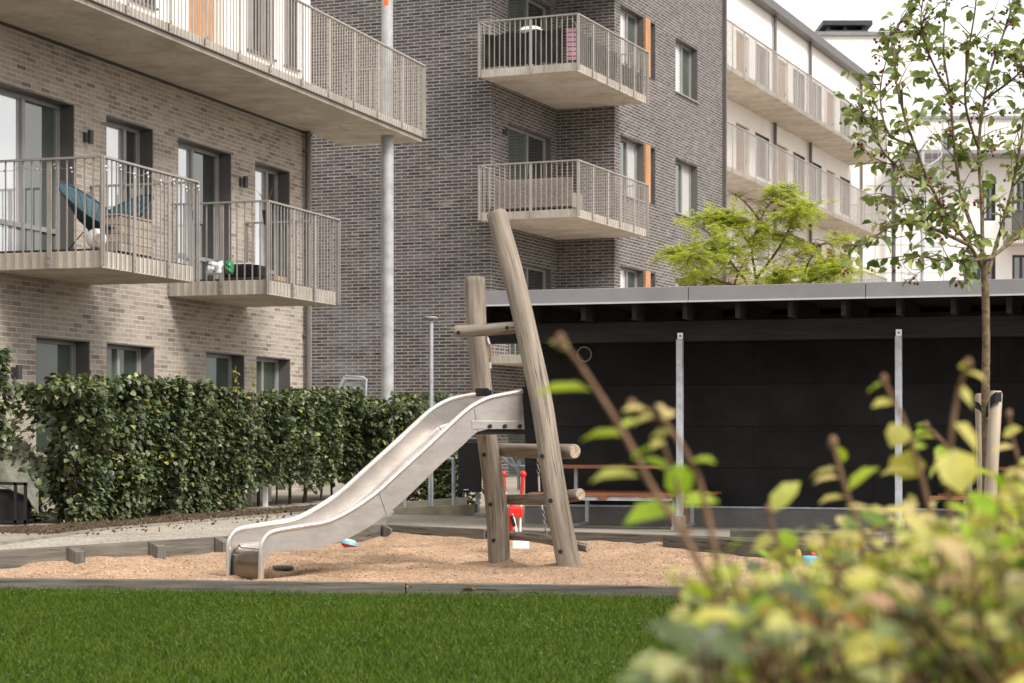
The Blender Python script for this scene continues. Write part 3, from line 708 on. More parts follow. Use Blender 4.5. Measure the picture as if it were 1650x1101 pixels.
for k in range(8): L.box(mb, u0 + .02 + (u1 - u0 - .04) * k / 8 + .004, u0 + .02 + (u1 - u0 - .04) * (k + 1) / 8 - .004, UZ0 + .02, 8.28, -.2, -.15)
o = mb.build('front_door', M['orange'], tanb); o['label'] = 'orange wooden boarded front door'
for k in (1, 2, 3, 4): window(L, tanb, h_top[k], .16, ['glass_dark', 'glass_curtain'], cols=(.5,) if k != 2 else (), lining='frame_dark', name='window', sill='frame_dark')
# long upper balcony
DB = 1.43; SZ0, SZ1 = 5.94, 6.14
s_end = -1.366
pts = [L.p(s_end, 0, .0), L.p(s_end, 0, DB), L.p(LEN, 0, DB), L.p(LEN, 0, 0.0)]
pts[0] = L.p(s_end, 0, 0); 
bal = slab('balcony', [(p.x, p.y) for p in pts], SZ0, SZ1, M['concrete'], tanb)
mb = MB(); L.box(mb, s_end, LEN, SZ0 + .060, SZ0 + .072, DB + .001, DB + .05); mb.build('bottom_strip', M['frame_dark'], bal)
mb = MB(); L.box(mb, 0, LEN, SZ0 - .035, SZ0 - .001, .001, .018); mb.build('gap_shadow_strip', M['frame_black'], bal)  # dark strip stands in for the shadow line between slab and wall
railing(bal, [(L.p(s_end - .02, 0, 0), L.p(s_end - .02, 0, DB + .03)), (L.p(s_end - .02, 0, DB + .03), L.p(14.0, 0, DB + .03))], SZ0 + .075, 7.24, M['rail'], .10)
# two small balconies below
BZ0, BZ1, BT = 2.94, 3.14, 4.23
for (s0, s1) in ((7.243, 9.613), (2.563, 5.04)):
    p4 = [L.p(s0, 0, 0), L.p(s0, 0, 1.5), L.p(s1, 0, 1.5), L.p(s1, 0, 0)]
    bal = slab('balcony', [(p.x, p.y) for p in p4], BZ0, BZ1, M['concrete'], tanb)
    dk = MB(); L.box(dk, s0 + .04, s1 - .04, BZ1 + .004, BZ1 + .03, .04, 1.42); dk.build('floor_grate', M['frame_black'], bal)
    e = .03
    railing(bal, [(L.p(s0 - e, 0, .02), L.p(s0 - e, 0, 1.5 + e)), (L.p(s0 - e, 0, 1.5 + e), L.p(s1 + e, 0, 1.5 + e)), (L.p(s1 + e, 0, 1.5 + e), L.p(s1 + e, 0, .02))], BZ0 + .01, BT, M['rail_grey'], .112, post_step=.85)
lamp(L, tanb, L.at(136), L.z(138, 222)); lamp(L, tanb, L.at(387), L.z(387, 294)); lamp(L, tanb, L.at(20), L.z(20, 600))
mb = MB(); u = L.at(489); q = L.p(u, 0, .08); mb.tube([q + Vector((0, 0, .05)), q + Vector((0, 0, 5.93))], .05, 14)
for z in (.9, 2.6, 4.3, 5.6): L.box(mb, u - .06, u + .06, z, z + .03, 0, .085)
mb.build('downpipe', M['pipe'], tanb)
# steel column carrying the long balcony; a thing of its own
q = L.p(-.55, 0, 1.12); q = Vector((q.x, q.y, 0))
rq = (624 - CX) / F; tq = (rq * q.y - q.x) / (L.u.x - rq * L.u.y); q = q + L.u * tq
col_ = empty('steel_column', q, 'tall round grey steel column holding up the end of the long balcony', 'column')
mb = MB(); mb.tube([q + Vector((0, 0, .05)), q + Vector((0, 0, SZ0))], .105, 24); mb.tube([q + Vector((0, 0, SZ1)), q + Vector((0, 0, 10.1))], .095, 24)
mb.build('shaft', M['column'], col_)
mb = MB(); zt = H + (HY - 6) / F * q.y; mb.tube([q + Vector((.0, -.0, zt - .05)), q + Vector((0, 0, zt + .08))], .0975, 24, cap=False); 
mb.f = [f for i, f in enumerate(mb.f) if i in (16, 17, 18)] or mb.f[:3]; mb.uv = mb.uv[:len(mb.f)]; mb.sm = mb.sm[:len(mb.f)]; mb.mi = mb.mi[:len(mb.f)]
M['orange_tag'] = simple('orange sticker', lin(236, 104, 44), lin(226, 96, 40), .5)
o = mb.build('sticker', M['orange_tag'], col_)

# ------------------------------------------------------------------ things on the small balconies
def disc_chair(c, yaw, tilt, label):
    e = empty('garden_chair', c, label, 'chair', 'round string chairs on the balcony')
    R3 = lambda v: Vector((v[0] * math.cos(yaw) - v[1] * math.sin(yaw), v[0] * math.sin(yaw) + v[1] * math.cos(yaw), v[2]))
    W = lambda x, y, z: Vector(c) + R3((x, y, z))
    rim = []; n = 28
    for k in range(n):
        th = 2 * math.pi * k / n; x = .40 * math.sin(th); yy = .47 * math.cos(th)          # tilted egg ring, high at the back
        rim.append(W(x * (1 - .12 * math.cos(th)), yy * math.cos(tilt), .55 + yy * math.sin(tilt)))
    mb = MB(); mb.tube(rim, .014, 8, closed=True); mb.build('ring', M['teal'], e)
    hub = W(0, -.02, .24); mb = MB()
    for k in range(n):
        a = rim[k]; mid = a.lerp(hub, .55) + Vector((0, 0, -.06)); mb.tube([a, mid, hub], .006, 5, cap=False)
        b = rim[(k + 1) % n]; mb.face([a, mid, b.lerp(hub, .55) + Vector((0, 0, -.06)), b]); mb.face([mid, hub, b.lerp(hub, .55) + Vector((0, 0, -.06))])
    mb.build('cord_seat', M['teal'], e)
    for sx, sy in ((-1, -1), (1, -1), (0, 1)):
        mb = MB(); mb.tube([hub + R3((sx * .1, sy * .1, -.01)), W(sx * .3, sy * .32, 0)], .008, 6); mb.build('leg', M['frame_black'], e)
    return e
FZ = BZ1 + .03
p1 = L.p(8.98, FZ + .03, .98); p2 = L.p(8.12, FZ + .03, .95)
disc_chair(p1, math.radians(70), math.radians(38), 'round blue string chair on the nearer balcony beside the white ball')
disc_chair(p2, math.radians(-40), math.radians(34), 'round blue string chair on the nearer balcony behind the grey planter')
def at_bal(px, py, d): 
    u = L.at(px, d); return L.p(u, 0, d), u
q, u = at_bal(155, 394, 1.36); mb = MB(); mb.sphere((q.x, q.y, FZ + .12), .12, 20, 14)
e = empty('globe_lamp', (q.x, q.y, FZ), 'white globe lamp lying on the balcony floor behind the railing', 'lamp'); mb.build('globe', M['white_plastic'], e)
mb = MB(); dv = (L.n * .75 + L.u * .66).normalized(); cq = Vector((q.x, q.y, FZ + .11)) + dv * .10; mb.tube([cq, cq + dv * .03], .062, 16); mb.build('base_ring', M['concrete'], e)
ua, ub = L.at(190, 1.4), L.at(243, 1.4)
e = empty('planter_box', L.p(ub, FZ, 1.1), 'grey slatted planter box standing at the balcony railing', 'planter')
mb = MB()
for k in range(4): L.box(mb, min(ua, ub), max(ua, ub), FZ + .02 + k * .105, FZ + .118 + k * .105, 1.16, 1.42)
mb.build('slat_box', M['planter'], e)
mb = MB(); L.box(mb, min(ua, ub) - .015, max(ua, ub) + .015, FZ + .44, FZ + .46, 1.145, 1.435); mb.build('rim', M['planter'], e)
# fairy lights along the nearer rail
mb = MB(); wr = MB(); prev = None
for k in range(15):
    t = k / 14; q = L.p(9.62, BT - .05, 1.55 * min(1, t * 2)) if t < .5 else L.p(9.62 - 2.37 * (t - .5) * 2, BT - .05, 1.56)
    q = q + Vector((0, 0, -.02 - .05 * (k % 2)))
    mb.sphere(q, .014, 8, 6); mb.sphere(q + Vector((.01, 0, -.045)), .011, 8, 6)
    if prev is not None: wr.tube([prev, (prev + q) / 2 + Vector((0, 0, -.03)), q], .003, 4, cap=False)
    prev = q
e = empty('string_lights', L.p(9.6, BT, 1.5), 'string of small clear bulbs wound along the nearer balcony rail', 'lights')
M['bulb'] = simple('clear bulb glass', lin(226, 226, 222), lin(214, 214, 210), .15); mb.build('bulbs', M['bulb'], e)['kind'] = 'stuff'; wr.build('wire', M['rail'], e)
# farther balcony: soil bag, dark crates, cardboard, twig pot
q, u = at_bal(346, 449, .95)
e = empty('soil_bag', (q.x, q.y, FZ), 'white and green printed soil bag lying on the farther balcony', 'bag')
def pillow(mb, c, X, Y, Z, n=8, mi=0):
    c, X, Y, Z = Vector(c), Vector(X), Vector(Y), Vector(Z)
    for sg in (-1, 1):
        g = {}
        for i in range(n + 1):
            for j in range(n + 1):
                a, b = i / n * 2 - 1, j / n * 2 - 1; hgt = max(0, (1 - a ** 4) * (1 - b ** 4)) ** .5
                g[i, j] = c + X * a * (1 - .06 * b * b) + Y * b * (1 - .06 * a * a) + Z * sg * hgt * (1 + .3 * mnoise.noise(Vector((a * 2 + c.x, b * 2, sg))))
        for i in range(n):
            for j in range(n): mb.face([g[i, j], g[i + 1, j], g[i + 1, j + 1], g[i, j + 1]][::sg], smooth=True, mi=mi)
mb = MB(); pillow(mb, (q.x, q.y, FZ + .11), L.n * .13, Vector((0, 0, .10)), L.u * .08); mb.build('printed_face', M['bag'], e)
mb = MB(); q2 = L.p(u, FZ + .11, 1.17); pillow(mb, q2, L.n * .055, Vector((0, 0, .095)), L.u * .07); mb.build('green_end', M['bag_green'], e)
q, u = at_bal(398, 451, 1.05)
e = empty('storage_crate', (q.x, q.y, FZ), 'low black crate with white papers on top on the farther balcony', 'crate')
mb = MB(); L.box(mb, u - .15, u + .22, FZ + .03, FZ + .19, .78, 1.32); mb.build('crate_body', M['black_plastic'], e, bevel=.01)
mb = MB(); L.box(mb, u - .13, u + .2, FZ, FZ + .028, .8, 1.3); mb.build('pallet', M['table_wood'], e)
mb = MB(); pillow(mb, L.p(u + .05, FZ + .21, 1.0), L.n * .2, L.u * .15, Vector((0, 0, .022))); mb.build('papers', M['white_plastic'], e)
q, u = at_bal(432, 455, 1.25)
mb = MB(); L.box(mb, u - .3, u + .05, FZ, FZ + .07, 1.12, 1.4); tag(mb.build('cardboard_tray', M['card'], bevel=.01), 'low yellowish cardboard tray at the corner of the farther balcony', 'cardboard')
qa = L.p(L.at(432, 1.42), FZ, 1.42)
e = empty('hanging_pot', (qa.x, qa.y, 4.0), 'small dark pot of dry twigs hung inside the farther balcony rail', 'plant pot')
mb = MB(); mb.tube([(qa.x, qa.y, 3.92), (qa.x, qa.y, 4.12)], [.06, .085], 14); mb.build('pot', M['frame_black'], e)
mb = MB()
for k in range(9):
    a = rnd.uniform(0, 6.28); r_ = rnd.uniform(.05, .22); hh = rnd.uniform(.2, .42); b0 = Vector((qa.x, qa.y, 4.11))
    mb.tube([b0, b0 + Vector((math.cos(a) * r_ * .4, math.sin(a) * r_ * .4, hh * .6)), b0 + Vector((math.cos(a) * r_, math.sin(a) * r_, hh))], [.004, .003, .002], 4, cap=False)
mb.build('twigs', M['twig'], e)

# ------------------------------------------------------------------ dark brick block (middle)
D2 = Vector((.3838, .9234)); DE = Vector((.9234, -.3838))
Q = Vector((1.340, 40.85))
K3 = Vector((2.333, 45.21)); KI = Vector((1.029, 45.75)); K1 = Vector((-.449, 42.20)); KE = K3 + D2 * 8.70
darkb = empty('apartment_block', (K1.x, K1.y, 0), 'dark brick apartment block with corner balconies behind the wooden slide tower', 'building')
FA = Fr(K1, -DE, -D2)         # face towards the camera, u runs left
FB = Fr(K1, D2, DE)           # recess side wall with the balcony doors
FC = Fr(KI, DE, -D2)          # recess back wall
FD = Fr(K3, D2, DE)           # long face to the right
slabs = [(8.55, 8.75), (5.55, 5.75), (2.56, 2.76)]
zQ = lambda py: H + (HY - py) / F * Q.y
slabs = [(zQ(114), zQ(103.5)), (zQ(349.5), zQ(335)), (zQ(584), zQ(569))]
ST = slabs[0][0] - slabs[1][0]
slabs = [(slabs[0][0] + ST, slabs[0][0] + ST + .17)] + [(s, s + .17) for s, _ in slabs]
TOPZ = slabs[0][1] + 4.6
mb = MB()
uLK = (KI - K1).length; uCK = (K3 - KI).length
doors = []
for (z0, z1) in slabs:
    a, b = FB.at(818.5), FB.at(888); doors.append((a, b, z1 + .02, z1 + 2.12))
doors.append((doors[0][0], doors[0][1], slabs[-1][1] - ST, slabs[-1][1] - ST + 2.1))
wall(mb, FA, 0, 12, -.2, TOPZ, [], uvo=3.0); wall(mb, FB, 0, uLK, -.2, TOPZ, doors, .16, uvo=.12); wall(mb, FC, 0, uCK, -.2, TOPZ, [], uvo=.06)
wins = []; panels = []
hz = H; zr = []
za1 = FD.z(1001, 216); zb1 = FD.z(1001, 335)
w1 = [(FD.at(999.5), FD.at(1037.5)), (FD.at(1046), FD.at(1056))]
w2 = (FD.at(1088.5), FD.at(1124))
zh = FD.z(1090, 254); zs_ = FD.z(1090, 343)
for k in range(-2, 3):
    dz = k * ST
    for (a, b) in w1: wins.append((a, b, zs_ + dz, zh + dz))
    wins.append((w2[0], w2[1], zs_ + dz, zh + dz))
wall(mb, FD, 0, 8.70, -.2, TOPZ, wins, .2, uvo=.1)
wall(mb, Fr(KE, -DE, D2), 0, 12, -.2, TOPZ, [])
mb.build('brick_wall', M['brick_dark'], darkb)
mb = MB(); rp = [FA.p(12, TOPZ), FA.p(0, TOPZ), FB.p(uLK, TOPZ), FD.p(0, TOPZ), FD.p(8.7, TOPZ), Fr(KE, -DE, D2).p(12, TOPZ)]
mb.face(rp); mb.face([p + Vector((0, 0, .2)) for p in rp])
for p, q in zip(rp, rp[1:] + rp[:1]): mb.face([p, q, q + Vector((0, 0, .2)), p + Vector((0, 0, .2))])
mb.build('roof', M['frame_dark'], darkb)
for h in doors: window(FB, darkb, h, .13, ['glass_green', 'glass_dark'], cols=(.56,), rows=(), name='balcony_door', lining='frame_dark', frame='frame', handle=True)
for k, h in enumerate(wins):
    kk = k % 3
    if kk == 1: window(FD, darkb, h, .17, ['glass_dark'], cols=(), name='window', lining='frame_dark')
    else: window(FD, darkb, h, .17, ['glass_curtain', 'glass_green'] if k // 3 % 2 else ['glass_green', 'glass_curtain'], cols=(.56,), name='window', lining='frame_dark', sill='frame')
for k in range(-2, 3):      # orange wooden panels between the window pair
    a, b = w1[0][1] + .02, w1[1][0] - .02; mb = MB(); n = 3
    for i in range(n): FD.box(mb, a + (b - a) * i / n + .004, a + (b - a) * (i + 1) / n - .004, zs_ + k * ST, zh + k * ST, .003, .045)
    mb.build('wood_panel', M['orange'], darkb)
# corner balconies
SL = 4.41; SWD = 2.156
for i, (z0, z1) in enumerate(slabs):
    c0 = Q; c1 = Q - DE * SWD; c2 = c1 + D2 * SL; c3 = Q + D2 * SL
    bal = slab('balcony', [c1, c0, c3, c2], z0, z1, M['concrete'], darkb)
    e = .03; a0 = c1 + D2 * .56; zt = z1 + 1.0
    railing(bal, [(a0 - DE * e, c1 - DE * e - D2 * e), (c1 - DE * e - D2 * e, c0 + DE * e - D2 * e), (c0 + DE * e - D2 * e, c3 + DE * e + D2 * e), (c3 + DE * e + D2 * e, c3 + D2 * e - DE * .62)], z0 + .01, zt, M['rail'], .115, post_step=.95)
lamp(FB, darkb, FB.at(811), FB.z(811, 213)); 
mb = MB(); FD.box(mb, 8.60, 8.69, 0, TOPZ, .01, .1); mb.build('downpipe', M['pipe'], darkb)
# small vent bricks on the blind face
mb = MB()
for px, py in ((693, 271), (572, 378), (760, 371), (781, 603)):
    u, z = FA.at(px), FA.z(px, py); FA.box(mb, u - .12, u + .12, z - .05, z + .05, .002, .012)
    mb2 = MB(); FA.box(mb2, u - .09, u + .09, z - .03, z + .03, .002, .014); mb2.build('vent_brick', M['concrete_grey'], darkb)
    mb3 = MB(); FA.box(mb3, u - .05, u + .05, z - .012, z + .012, .0142, .018); mb3.build('vent_slot', M['brick_tan'], darkb)

# things on the dark block's balconies
zt0, zt1 = slabs[1][1], slabs[2][1]
def cloth(name, a, b, z0, z1, mat, label, cat, sag=.05, n=40, dr=.03, slope=0.0):
    """a hung sheet with folds between two plan points"""
    a, b = Vector((a[0], a[1], 0)), Vector((b[0], b[1], 0)); d = (b - a); Ln = d.length; d.normalize(); nrm = Vector((d.y, -d.x, 0)); mb = MB(); g = {}; m_ = 10
    for i in range(n + 1):
        t = i / n
        for j in range(m_ + 1):
            s = j / m_; x = t * Ln
            zz = z1 + slope * t - sag * math.sin(t * math.pi * 3) ** 2
            fold = dr * mnoise.noise(Vector((x * 3.2 + s * 1.4, s * 1.5, a.x))) + .5 * dr * math.sin(x * 16 + s * 3)
            z = z0 + (zz - z0) * s + (.02 * mnoise.noise(Vector((x * 4, 2, 7))) if j == 0 else 0)
            g[i, j] = a + d * x + nrm * fold + Vector((0, 0, z))
    for off, rv in ((0, 1), (.006, -1)):
        for i in range(n):
            for j in range(m_): mb.face([p + nrm * off for p in (g[i, j], g[i + 1, j], g[i + 1, j + 1], g[i, j + 1])][::rv], smooth=True)
    return tag(mb.build(name, mat), label, cat)
c0, c1, c3 = Q, Q - DE * SWD, Q + D2 * SL
i_ = .07
cloth('privacy_screen', c1 + DE * .02 + D2 * i_, c0 - DE * .33 + D2 * i_, zt0 + .05, zt0 + .76, M['black_cloth'], 'black cloth screen tied inside the front of the top balcony railing', 'screen')
cloth('privacy_screen', c0 - DE * i_ + D2 * .25, c0 - DE * i_ + D2 * 2.55, zt0 + .03, zt0 + .74, M['black_cloth'], 'black cloth screen along the side of the top balcony railing', 'screen', slope=-.1)
cloth('black_netting', c0 - DE * i_ + D2 * 2.75, c0 - DE * i_ + D2 * 4.3, zt0 + .03, zt0 + .6, M['black_cloth'], 'crumpled black netting hung at the far end of the top balcony', 'netting', sag=.15, dr=.06)
cloth('striped_towel', c0 - DE * .30 + D2 * .16, c0 - DE * .10 + D2 * .20, zt0 + .1, zt0 + .78, M['towel'], 'pink striped towel hanging at the corner of the top balcony', 'towel', n=10)
q = Q - DE * 1.15 + D2 * .35; mb = MB(); pillow(mb, (q.x, q.y, zt0 + .80), Vector((DE.x, DE.y, 0)) * .22, Vector((D2.x, D2.y, 0)) * .2, Vector((0, 0, .09))); 
mb.tube([(q.x, q.y, zt0 + .02), (q.x, q.y, zt0 + .74)], .03, 8); tag(mb.build('covered_table', M['white_plastic']), 'white cloth covered little table on the top balcony', 'table')
q = Q - DE * .42 + D2 * .55; ring = [Vector((q.x + DE.x * .19 * math.cos(t), q.y + DE.y * .19 * math.cos(t), zt0 + .84 + .19 * math.sin(t))) for t in [k * math.pi / 12 for k in range(-2, 15)]]
mb = MB(); mb.tube(ring, .012, 8); ra_ = ring[0]; rb2 = ring[-1]; mb.tube([ra_, Vector((ra_.x, ra_.y, zt0 + .0))], .012, 8); mb.tube([rb2, Vector((rb2.x, rb2.y, zt0 + .0))], .012, 8)
tag(mb.build('chair_hoop', M['frame_dark']), 'dark hoop of a chair back on the top balcony beside the towel', 'chair')
# grey rattan sofa on the balcony below
sofa = empty('rattan_sofa', (Q.x - .9, Q.y + .9, zt1), 'grey rattan sofa behind the railing of the middle corner balcony', 'sofa')
SFx = Fr(Q - DE * 1.95 + D2 * .22, DE, -D2)
mb = MB()
for k in range(11): SFx.box(mb, 0, 1.75, zt1 + .1 + k * .054, zt1 + .148 + k * .054, -.05, 0)
mb.build('backrest', M['rattan'], sofa)
mb = MB(); SFx.box(mb, 0, 1.75, zt1 + .08, zt1 + .38, -.65, -.06); mb.build('seat', M['rattan'], sofa)
for u in (.05, 1.68):
    mb = MB(); SFx.box(mb, u - .04, u + .04, zt1, zt1 + .07, -.3, -.1); mb.build('leg', M['frame_black'], sofa)
# ------------------------------------------------------------------ white gallery block (right, behind the dark block)
GO = Vector((6.02, 56.0)); GW = 1.4
W = Fr(GO - DE * GW, D2, DE)                      # wall plane; the galleries hang in front of it
whiteb = empty('gallery_block', (W.O.x, W.O.y, 0), 'white rendered block with long access galleries right of the dark brick block', 'building')
GST = 2.88; gz = [8.48 + GST, 8.48, 8.48 - GST]      # undersides of the galleries
WTOP = 14.9; q_end = 23.9; g_end = 21.45
hd = []; kinds = []
spec = [(1186, 1207, 'd'), (1217, 1240, 'w'), (1252, 1270, 'd'), (1278, 1297, 'w'), (1309, 1324, 'w'), (1332, 1346, 'd'), (1354, 1370, 'w')]
for z in gz + [gz[-1] - GST]:
    for a, b, k in spec:
        ua, ub = W.at(a), W.at(b)
        hd.append((ua, ub, z + .2 + (0 if k == 'd' else .75), z + 2.3)); kinds.append(k)
mb = MB(); wall(mb, W, -4, q_end, -.2, WTOP, hd, .2)
wall(mb, Fr(W.p(q_end, 0), -DE, D2), 0, 12, -.2, WTOP, [])
mb.build('render_wall', M['render'], whiteb)
for h, k in zip(hd, kinds):
    if k == 'd':
        mb = MB(); n = 6
        for i in range(n): W.box(mb, h[0] + (h[1] - h[0]) * i / n + .004, h[0] + (h[1] - h[0]) * (i + 1) / n - .004, h[2] + .01, h[3] - .01, -.14, -.10)
        o = mb.build('gallery_door', M['door_brown'], whiteb)
        mb = MB(); W.box(mb, h[1] - .12, h[1] - .08, h[2] + 1, h[2] + 1.12, -.10, -.05); mb.build('handle', M['frame_black'], o)
    else: window(W, whiteb, h, .12, ['glass_dark'], cols=(.5,), name='window', sill='frame_dark', lining='frame_dark')
mb = MB(); W.box(mb, -4, q_end + .25, WTOP, WTOP + .28, -12, .35); mb.build('roof_edge', M['frame_dark'], whiteb)
for px in (1249, 1306, 1388):
    u = W.at(px, .1); mb = MB(); q = W.p(u, 0, .1); mb.tube([q, q + Vector((0, 0, WTOP))], .06, 10); mb.build('downpipe', M['pipe'], whiteb)
for z in gz:
    p4 = [W.p(-4, 0, 0), W.p(-4, 0, GW), W.p(g_end, 0, GW), W.p(g_end, 0, 0)]
    bal = slab('gallery', [(p.x, p.y) for p in p4], z, z + .14, M['concrete'], whiteb)
    railing(bal, [(W.p(-.6, 0, GW + .03), W.p(g_end + .03, 0, GW + .03)), (W.p(g_end + .03, 0, GW + .03), W.p(g_end + .03, 0, .02))], z + .0, z + 1.37, M['rail_far'], .072, bw=.019, bd=.008, post_step=1.2)

# ------------------------------------------------------------------ white end block with chimney, far right
EX = Fr((0, 84.0), (1, 0), (0, -1))
exz = lambda py: H + (HY - py) / F * 84.0
exu = lambda px: (px - CX) / F * 84.0
endb = empty('apartment_block', (exu(1450), 84, 0), 'white end block with dark roof hatch on top behind the crab apple tree', 'building')
h2 = [(exu(1582), exu(1604), exz(356), exz(291)), (exu(1630), exu(1655), exz(397), exz(291)), (exu(1553), exu(1604), exz(456), exz(411)), (exu(1631), exu(1662), exz(470), exz(411)), (exu(1447), exu(1455), exz(168), exz(144)), (exu(1517), exu(1533), exz(252), exz(214))]
low = exz(192)
mb = MB(); wall(mb, EX, exu(1300), exu(1472), -.2, exz(58), [h2[4]], .2); wall(mb, EX, exu(1472), exu(1800), -.2, low, [h2[i] for i in (0, 1, 2, 3, 5)], .2)
wall(mb, Fr(EX.p(exu(1472), 0), (0, 1), (1, 0)), 0, 10, low, exz(58), [])
mb.build('panel_wall', M['panel_white'], endb)
for k, h in enumerate(h2): window(EX, endb, h, .12, ['glass_green', 'glass_dark'] if k > 1 else ['glass_curtain', 'glass_dark'], cols=(.5,) if k < 4 else (), name='window', frame='frame_black', lining='frame_black', fw=.09)
mb = MB(); EX.box(mb, exu(1298), exu(1478), exz(58), exz(52), -9, .15); mb.build('roof_edge', M['fascia'], endb)
mb = MB(); EX.box(mb, exu(1478), exu(1800), low, low + .12, -9, .12); mb.build('parapet', M['fascia'], endb)
mb = MB(); EX.box(mb, exu(1336), exu(1402), exz(52), exz(45), -3, -.5); 
for px in (1340, 1366, 1396): EX.box(mb, exu(px) - .06, exu(px) + .06, exz(45), exz(37), -2.8, -.7)
ch = mb.build('roof_hatch', M['frame_dark'], endb)
mb = MB(); EX.box(mb, exu(1328), exu(1408), exz(38), exz(30.5), -3.2, -.3); mb.build('cap', M['frame_black'], ch)
mb = MB()
for py in (260, 300, 345, 395, 440): EX.box(mb, exu(1395), exu(1550), exz(py) - .012, exz(py) + .012, .002, .006)
for px in (1410, 1452, 1520): EX.box(mb, exu(px) - .012, exu(px) + .012, 2, exz(200), .002, .006)
mb.build('panel_joint', M['frame'], endb)
# terrace rail on the lower roof and the band above it
bal = MB(); EX.box(bal, exu(1445), exu(1760), exz(256), exz(250), 0, 1.6); o = bal.build('balcony', M['frame'], endb)
railing(o, [(EX.p(exu(1445), 0, 1.6), EX.p(exu(1760), 0, 1.6))], exz(252), exz(192), M['rail_far'], .16, bw=.02, post_step=1.6)
bal = MB(); EX.box(bal, exu(1618), exu(1760), exz(397), exz(390), 0, 1.5); o = bal.build('balcony', M['concrete'], endb)
railing(o, [(EX.p(exu(1618), 0, .02), EX.p(exu(1618), 0, 1.5)), (EX.p(exu(1618), 0, 1.5), EX.p(exu(1760), 0, 1.5))], exz(396), exz(345), M['frame_dark'], .11, bw=.025, post_step=1.2)
mb = MB(); EX.box(mb, exu(1619) , exu(1634), exz(390), exz(346), 1.45, 1.475); mb.build('side_panel', M['frame_dark'], o)
q = Vector((exu(1437), 83.6, 0)); mb = MB(); mb.tube([q, q + Vector((0, 0, exz(262)))], .09, 10); mb.build('downpipe', M['frame_dark'], endb)
# spiral stair
sx, sy = (1486 - CX) / F * 80, 80.0
st = empty('spiral_stair', (sx, sy, 0), 'pale steel spiral stair standing against the white end block', 'stairs')
mb = MB(); mb.tube([(sx, sy, -.1), (sx, sy, 12.4)], .07, 12); mb.build('pole', M['galv'], st)
mb = MB(); ou = []
for k in range(64):
    th = k * math.radians(24); z = k * .19; d = Vector((math.cos(th), math.sin(th), 0)); s_ = Vector((-math.sin(th), math.cos(th), 0))
    c = Vector((sx, sy, z)); a = c + d * .07; b1 = c + d * .78 - s_ * .17; b2 = c + d * .78 + s_ * .17
    for zz in (0, .035): mb.face([a + Vector((0, 0, zz)), b1 + Vector((0, 0, zz)), b2 + Vector((0, 0, zz))])
    mb.face([b1, b2, b2 + Vector((0, 0, .035)), b1 + Vector((0, 0, .035))]); mb.face([a, b1, b1 + Vector((0, 0, .035)), a + Vector((0, 0, .035))]); mb.face([b2, a, a + Vector((0, 0, .035)), b2 + Vector((0, 0, .035))])
    ou.append(c + d * .78)
mb.build('treads', M['galv'], st)
mb = MB(); mb.tube([p + Vector((0, 0, 1.0)) for p in ou], .022, 6)
for p in ou: mb.tube([p, p + Vector((0, 0, 1))], .012, 5, cap=False)
mb.build('stair_rail', M['galv'], st)

# ------------------------------------------------------------------ black shed with carport roof
SB = Vector((.3010, .9536)); SW = Vector((.9536, -.3010))
S = Fr((1.578, 18.70), SW, -SB)                 # u along the shed to the right, n towards the camera
GZ = .085
shed = empty('shed', (1.578, 18.7, GZ), 'long black felted shed with flat roof on galvanised posts', 'shed')
ql, qr = -1.97, 9.0; wd = -1.45
mb = MB()
q0, q1 = ql, qr
mb.face([S.p(q0, .29, wd), S.p(q1, .29, wd), S.p(q1, 2.2, wd), S.p(q0, 2.2, wd)], [(0, .04), (q1 - q0, .04), (q1 - q0, 1.95), (0, 1.95)])
SE = Fr(S.p(q0, 0, wd), SB, -SW); wall(mb, SE, 0, 3.5, .1, 2.2, []); wall(mb, Fr(S.p(q1, 0, wd), SB, SW), 0, 3.5, .1, 2.2, []); wall(mb, Fr(S.p(q0, 0, wd - 3.5), SW, SB), 0, q1 - q0, .1, 2.2, [])
mb.build('felt_wall', M['felt'], shed)
mb = MB(); S.box(mb, q0 + .01, q1, GZ - .02, .262, wd - .25, wd + .045); mb.build('plinth', M['plinth'], shed, bevel=.006)
mb = MB(); S.box(mb, q0 + .01, q1, .262, .282, wd - .02, wd + .06); mb.build('sill_strip', M['galv'], shed)
mb = MB(); S.box(mb, q0 - .02, q1, 1.885, 2.075, -.105, -.035); mb.build('beam', M['black_wood'], shed, bevel=.004)
mb = MB(); S.box(mb, q0 + .03, q1, 1.94, 2.075, wd + .01, wd + .07); mb.build('wall_beam', M['black_wood'], shed)
for px in (938, 1020, 1102, 1187, 1272, 1358, 1447, 1535, 1625):
    u = S.at(px, .3); mb = MB(); S.box(mb, u - .022, u + .022, 2.079, 2.254, -1.4, .26); mb.build('rafter', M['rafter'], shed)
for u in (S.at(938, .3) - .53, S.at(938, .3) - 1.06, S.at(1625, .3) + .55, S.at(1625, .3) + 1.1):
    mb = MB(); S.box(mb, u - .022, u + .022, 2.079, 2.254, -1.4, .26); mb.build('rafter', M['rafter'], shed)
mb = MB(); S.box(mb, ql, qr, 2.258, 2.345, -5.0, .36); mb.build('roof', M['black_wood'], shed)
